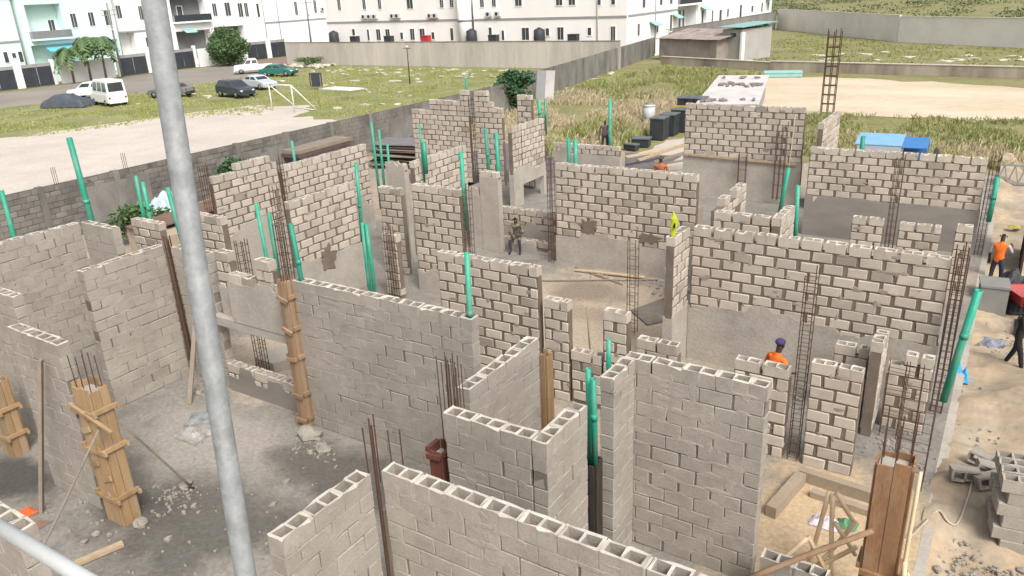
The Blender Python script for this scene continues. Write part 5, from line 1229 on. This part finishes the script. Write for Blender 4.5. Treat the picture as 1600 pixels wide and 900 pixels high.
# ------------------------------------------------------------------ street furniture and field things
def utility(label, loc, h, arms):
    r = empty('utility_pole', loc, 0, label, 'utility pole', 'poles by the street'); MB().tube([(0,0,0), (0,0,h)], [.16,.10], 8).build('post', mat('grey pole concrete', (.24,.235,.22), (.2,.195,.185), 2), r, True)
    for z, a in arms: MB().bar((-.9*math.cos(a),-.9*math.sin(a),z), (.9*math.cos(a),.9*math.sin(a),z), .08, .1).build('cross_arm', M_WOODG, r)
    MB().tube([(0,0,h*.62), (.5,-.3,h*.68), (1.1,-.7,h*.66)], .04, 6).build('lamp_arm', M_STEEL, r, True); MB().blob((1.2,-.75,h*.65), (.3,.14,.09), 1, .05).build('lamp_head', M_ACW, r, True)
    return r
utility('utility pole with a lamp arm beside the palms', (-104.0,63.3,G0), 9.5, ((8.6,1.2), (8.0,1.2))); utility('utility pole at the end of the beige wall', (-101.5,96.2,G0), 9.6, ((8.8,.6), (8.2,.6)))
lp = empty('lamp_post', (-54.9,65.3,G0), 0, 'thin dark lamp post standing in the grass field', 'lamp post'); MB().tube([(0,0,0), (0,0,3.7)], [.06,.04], 8).build('post', M_GATEB, lp, True); MB().blob((0,0,3.75), (.16,.16,.12), 1, .05).build('lamp_head', M_ACW, lp, True); MB().tube([(-.5,0,3.6), (.5,0,3.6)], .03, 6).build('cross_arm', M_GATEB, lp, True)
gp = empty('goal_frame', (-54.8,46.4,G0), 0, 'white goal frame at the edge of the sand field', 'goal')
M_WP = mat('white painted tube', (.72,.70,.64), (.65,.63,.58), 3)
for p, q, nm in (((0,0,0),(0,0,2.2),'post'), ((3.0,-.2,0),(3.0,-.2,2.2),'post'), ((0,0,2.2),(3.0,-.2,2.2),'crossbar'), ((0,0,2.2),(1.4,1.6,0),'stay'), ((3,-.2,2.2),(4.2,1.2,0),'stay'), ((1.4,1.6,0),(4.2,1.2,0),'ground_bar')): MB().tube([p, q], .055, 6).build(nm, M_WP, gp, True)
bb = empty('notice_board', (-62.5,59.2,G0), .55, 'small black board standing in the grass field', 'board'); MB().box(-.65,.65,-.04,.04,.25,1.65).build('panel', M_GATEB, bb)
for s in (-.5,.5): MB().box(s-.04,s+.04,-.1,-.041,0,1.5).build('leg', M_WOODG, bb)
o = MB().prism([(-2.4,-.9), (2.2,-1.2), (2.6,.6), (-1.8,1.0)], 0, .1).build('concrete_pad', M_FARW); o.location = (-59.9,60.2,G0-.04); tag(o, 'pale grey concrete pad beside the black board', 'pad')
mb = MB(); rd = random.Random(31)
for i in range(110):
    x = rd.uniform(-80,-36); y = rd.choice((rd.uniform(44,80), rd.uniform(72,80))); s = rd.uniform(.12,.45); mb.blob((x,y,G0), (s*rd.uniform(.8,2.2), s, .08), i, .4, n=6, mrows=3)
for i in range(40):
    x = -84+rd.gauss(0,1.6); y = 79+rd.gauss(0,.8); s = rd.uniform(.15,.5); mb.blob((x,y,G0+.15), (s*1.6, s, .2), i, .4, n=6, mrows=3)
for i in range(30):
    x = rd.uniform(-28,10); y = rd.uniform(90,104); s = rd.uniform(.15,.5); mb.blob((x,y,G0), (s*1.8, s, .12), i, .4, n=6, mrows=3)
tag(mb.build('litter', mat('pale litter', (.55,.53,.42), (.42,.40,.33), .8)), 'pale litter and rubble lumps scattered over the field', 'litter', kind='stuff')
MBx = tree('bush', 'leafy rubbish mound at the left end of the beige wall', (-85,79.3,G0), 1.3, 2.2, .05, M_LEAF, 10, 60, .18, 12, 'bush')

# ------------------------------------------------------------------ vehicles
M_TYRE = M_BLACK
M_CGL = mat('car glass', (.03,.035,.04), (.045,.05,.055), 1, rough=.12, spec=.6)
M_LAMP = mat('car lamp', (.7,.7,.68), (.6,.6,.6), 2, rough=.2)
M_TAIL = mat('tail lamp', (.35,.02,.02), (.3,.02,.02), 2, rough=.3)
def car(label, loc, rz, col, L, W, H, prof, cab, name='parked_car', cat='car', van=False, rails=False):
    """prof: lower body outline (x,z); cab: (x0,x1 bottom, x0,x1 top, z0, z1). x points to the nose."""
    r = empty(name, loc, rz, label, cat, 'cars parked by the street')
    m = mat('paint '+label[:18], col, tuple(c*.93 for c in col), 1, rough=.28, spec=.6)
    mb = MB(); n = len(prof); ws = ((-W/2+.07, .95), (-W/2, 1.0), (-W/2+.0, 1.0)); rings = []
    for y, k in ((-W/2+.05,.965), (-W/2,1.0), (W/2,1.0), (W/2-.05,.965)):
        base = len(mb.v); yy = y if abs(y) < W/2-.01 else y
        cx = 0; cz = .6
        for x, z in prof: mb.v.append((cx+(x-cx)*k, yy, cz+(z-cz)*k))
        rings.append(base)
    # order: outer cap, side, side, outer cap
    ys = [-W/2, -W/2+.06, W/2-.06, W/2]; mb = MB()
    for y, k in zip(ys, (.955, 1.0, 1.0, .955)):
        for x, z in prof: mb.v.append((x*k, y, .55+(z-.55)*k))
    for s in range(3):
        for i in range(n):
            j = (i+1) % n; a = s*n; mb.f.append((a+i, a+j, a+n+j, a+n+i))
    mb.f.append(tuple(range(n))); mb.f.append(tuple(reversed(range(3*n, 4*n))))
    me = mb.mesh('body', m); import bmesh
    bm = bmesh.new(); bm.from_mesh(me); bmesh.ops.recalc_face_normals(bm, faces=bm.faces); bm.to_mesh(me); bm.free(); put('body', me, r)
    b0, b1, t0, t1, z0, z1 = cab; wb_, wt = W/2-.05, W/2-(.2 if not van else .12)
    k = MB(); k.v = [(b0,-wb_,z0),(b1,-wb_,z0),(b1,wb_,z0),(b0,wb_,z0),(t0,-wt,z1-.06),(t1,-wt,z1-.06),(t1,wt,z1-.06),(t0,wt,z1-.06),(t0+.12,-wt+.12,z1),(t1-.12,-wt+.12,z1),(t1-.12,wt-.12,z1),(t0+.12,wt-.12,z1)]
    k.f = [(0,1,5,4),(1,2,6,5),(2,3,7,6),(3,0,4,7),(4,5,9,8),(5,6,10,9),(6,7,11,10),(7,4,8,11),(8,9,10,11)]; k.build('cabin', m, r)
    def lerp(a, b, t): return tuple(a[i]+(b[i]-a[i])*t for i in range(3))
    def glass(A, B, Cc, D, nm, off):                      # inset pane on a cabin face
        q = []
        for (u, v) in ((.1,.2),(.9,.2),(.9,.86),(.1,.86)):
            p = lerp(lerp(A, B, u), lerp(D, Cc, u), v); q.append(tuple(p[i]+off[i] for i in range(3)))
        g_ = MB(); g_.v = q+[tuple(p[i]-off[i]*.5 for i in range(3)) for p in q]; g_.f = [(0,1,2,3),(7,6,5,4),(0,4,5,1),(1,5,6,2),(2,6,7,3),(3,7,4,0)]; g_.build(nm, M_CGL, r)
    c = k.v
    glass(c[1], c[2], c[6], c[5], 'windscreen', (.012,0,.006)); glass(c[3], c[0], c[4], c[7], 'rear_window', (-.012,0,.006))
    for s, (A, B, Cc, D) in ((-1, (c[0], c[1], c[5], c[4])), (1, (c[3], c[2], c[6], c[7]))):
        parts = ((0,.34), (.34,.67), (.67,1)) if van else ((0,.5), (.5,1))
        for u0, u1 in parts: glass(lerp(A,B,u0), lerp(A,B,u1), lerp(D,Cc,u1), lerp(D,Cc,u0), 'side_window', (0, s*.012, .003))
    x0 = min(p[0] for p in prof); x1 = max(p[0] for p in prof)
    for x in (x0+L*.19, x1-L*.18):
        for s in (-1, 1):
            wh = MB().tube([(x, s*(W/2-.2), .32), (x, s*(W/2+.012), .32)], .32, 16).build('wheel', M_TYRE, r, True)
            MB().tube([(x, s*(W/2+.012), .32), (x, s*(W/2+.024), .32)], .19, 12).build('rim', M_STEEL, wh, True)
    for s in (-1, 1):
        MB().blob((x1-.06, s*(W/2-.28), .68), (.08,.2,.09), 1, 0, n=8, mrows=5).build('headlight', M_LAMP, r, True); MB().blob((x0+.04, s*(W/2-.2), .8), (.05,.13,.12), 1, 0, n=8, mrows=5).build('tail_light', M_TAIL, r, True)
    for x, nm in ((x1-.02,'front_bumper'), (x0+.02,'rear_bumper')): MB().box(x-.07, x+.07, -W/2+.12, W/2-.12, .3, .5).build(nm, m if col[0] > .3 else M_GATEB, r)
    return r
SED = [(-2.15,.35),(2.2,.32),(2.25,.62),(2.1,.78),(1.0,.93),(-1.5,.98),(-2.2,.92),(-2.28,.6)]
SUV = [(-2.2,.38),(2.25,.35),(2.32,.7),(2.15,.92),(1.05,1.06),(-2.2,1.1),(-2.28,.7)]
VAN = [(-2.4,.35),(2.3,.35),(2.38,.75),(2.2,1.0),(1.5,1.12),(-2.4,1.15),(-2.46,.6)]
car('dark grey estate car parked at the edge of the field', (-67.0,52.4,G0), R(-8), (.045,.06,.07), 4.6, 1.85, 1.6, SUV, (-2.1,1.1,-1.75,.35,1.07,1.62))
car('silver-blue saloon behind the dark estate car', (-70.0,58.0,G0), R(-8), (.50,.55,.60), 4.5, 1.78, 1.42, SED, (-1.75,1.05,-1.05,.25,.94,1.42))
car('white pickup truck with dark cab windows by the round tree', (-86.6,71.2,G0), R(232), (.74,.74,.72), 5.0, 1.9, 1.85, [(-2.5,.45),(2.4,.42),(2.48,.8),(2.3,1.05),(1.2,1.12),(-.7,1.12),(-.72,1.0),(-2.5,1.0)], (-.7,1.25,-.5,.65,1.1,1.82), name='pickup_truck', cat='pickup')
car('dark green saloon half hidden behind the silver-blue one', (-78.8,68.6,G0), R(20), (.03,.16,.13), 4.6, 1.8, 1.45, SED, (-1.75,1.05,-1.05,.25,.94,1.45))
car('white minibus with dark rear window at the edge of the grass', (-75.9,44.3,G0), R(168), (.78,.78,.77), 4.9, 1.9, 2.5, VAN, (-2.4,1.65,-2.3,1.05,1.14,2.45), name='minibus', cat='van', van=True)
car('grey car partly hidden behind the galvanised pole', (-74.4,50.2,G0), R(200), (.17,.18,.18), 4.5, 1.8, 1.45, SED, (-1.75,1.05,-1.05,.25,.94,1.45))
car('small white car behind the covered car', (-84.0,47.2,G0), R(205), (.75,.76,.76), 4.4, 1.75, 1.6, SUV, (-2.1,1.1,-1.7,.35,1.07,1.7))
cv = empty('covered_car', (-79.4,42.0,G0), R(24), 'low car under a dark blue-grey cover on the grass', 'car', 'cars parked by the street')
mb = MB(); n = 20
for j in range(n+1):
    for i in range(n+1):
        x = i/n*2-1; y = j/n*2-1; e = max(abs(x)**9, abs(y)**8)
        z = (1-e)*(.80+.42*max(0, 1-abs(x*1.75+.15)**3)*(1-abs(y)**4))
        mb.v.append((x*2.4, y*1.0, max(.02, z+.03*noise.noise(Vector((x*6, y*5, 2))))))
for j in range(n):
    for i in range(n): a = j*(n+1)+i; mb.f.append((a, a+1, a+n+2, a+n+1))
mb.build('cover', mat('blue grey cover', (.06,.07,.085), (.085,.097,.115), 1.5, rough=.7), cv, True)
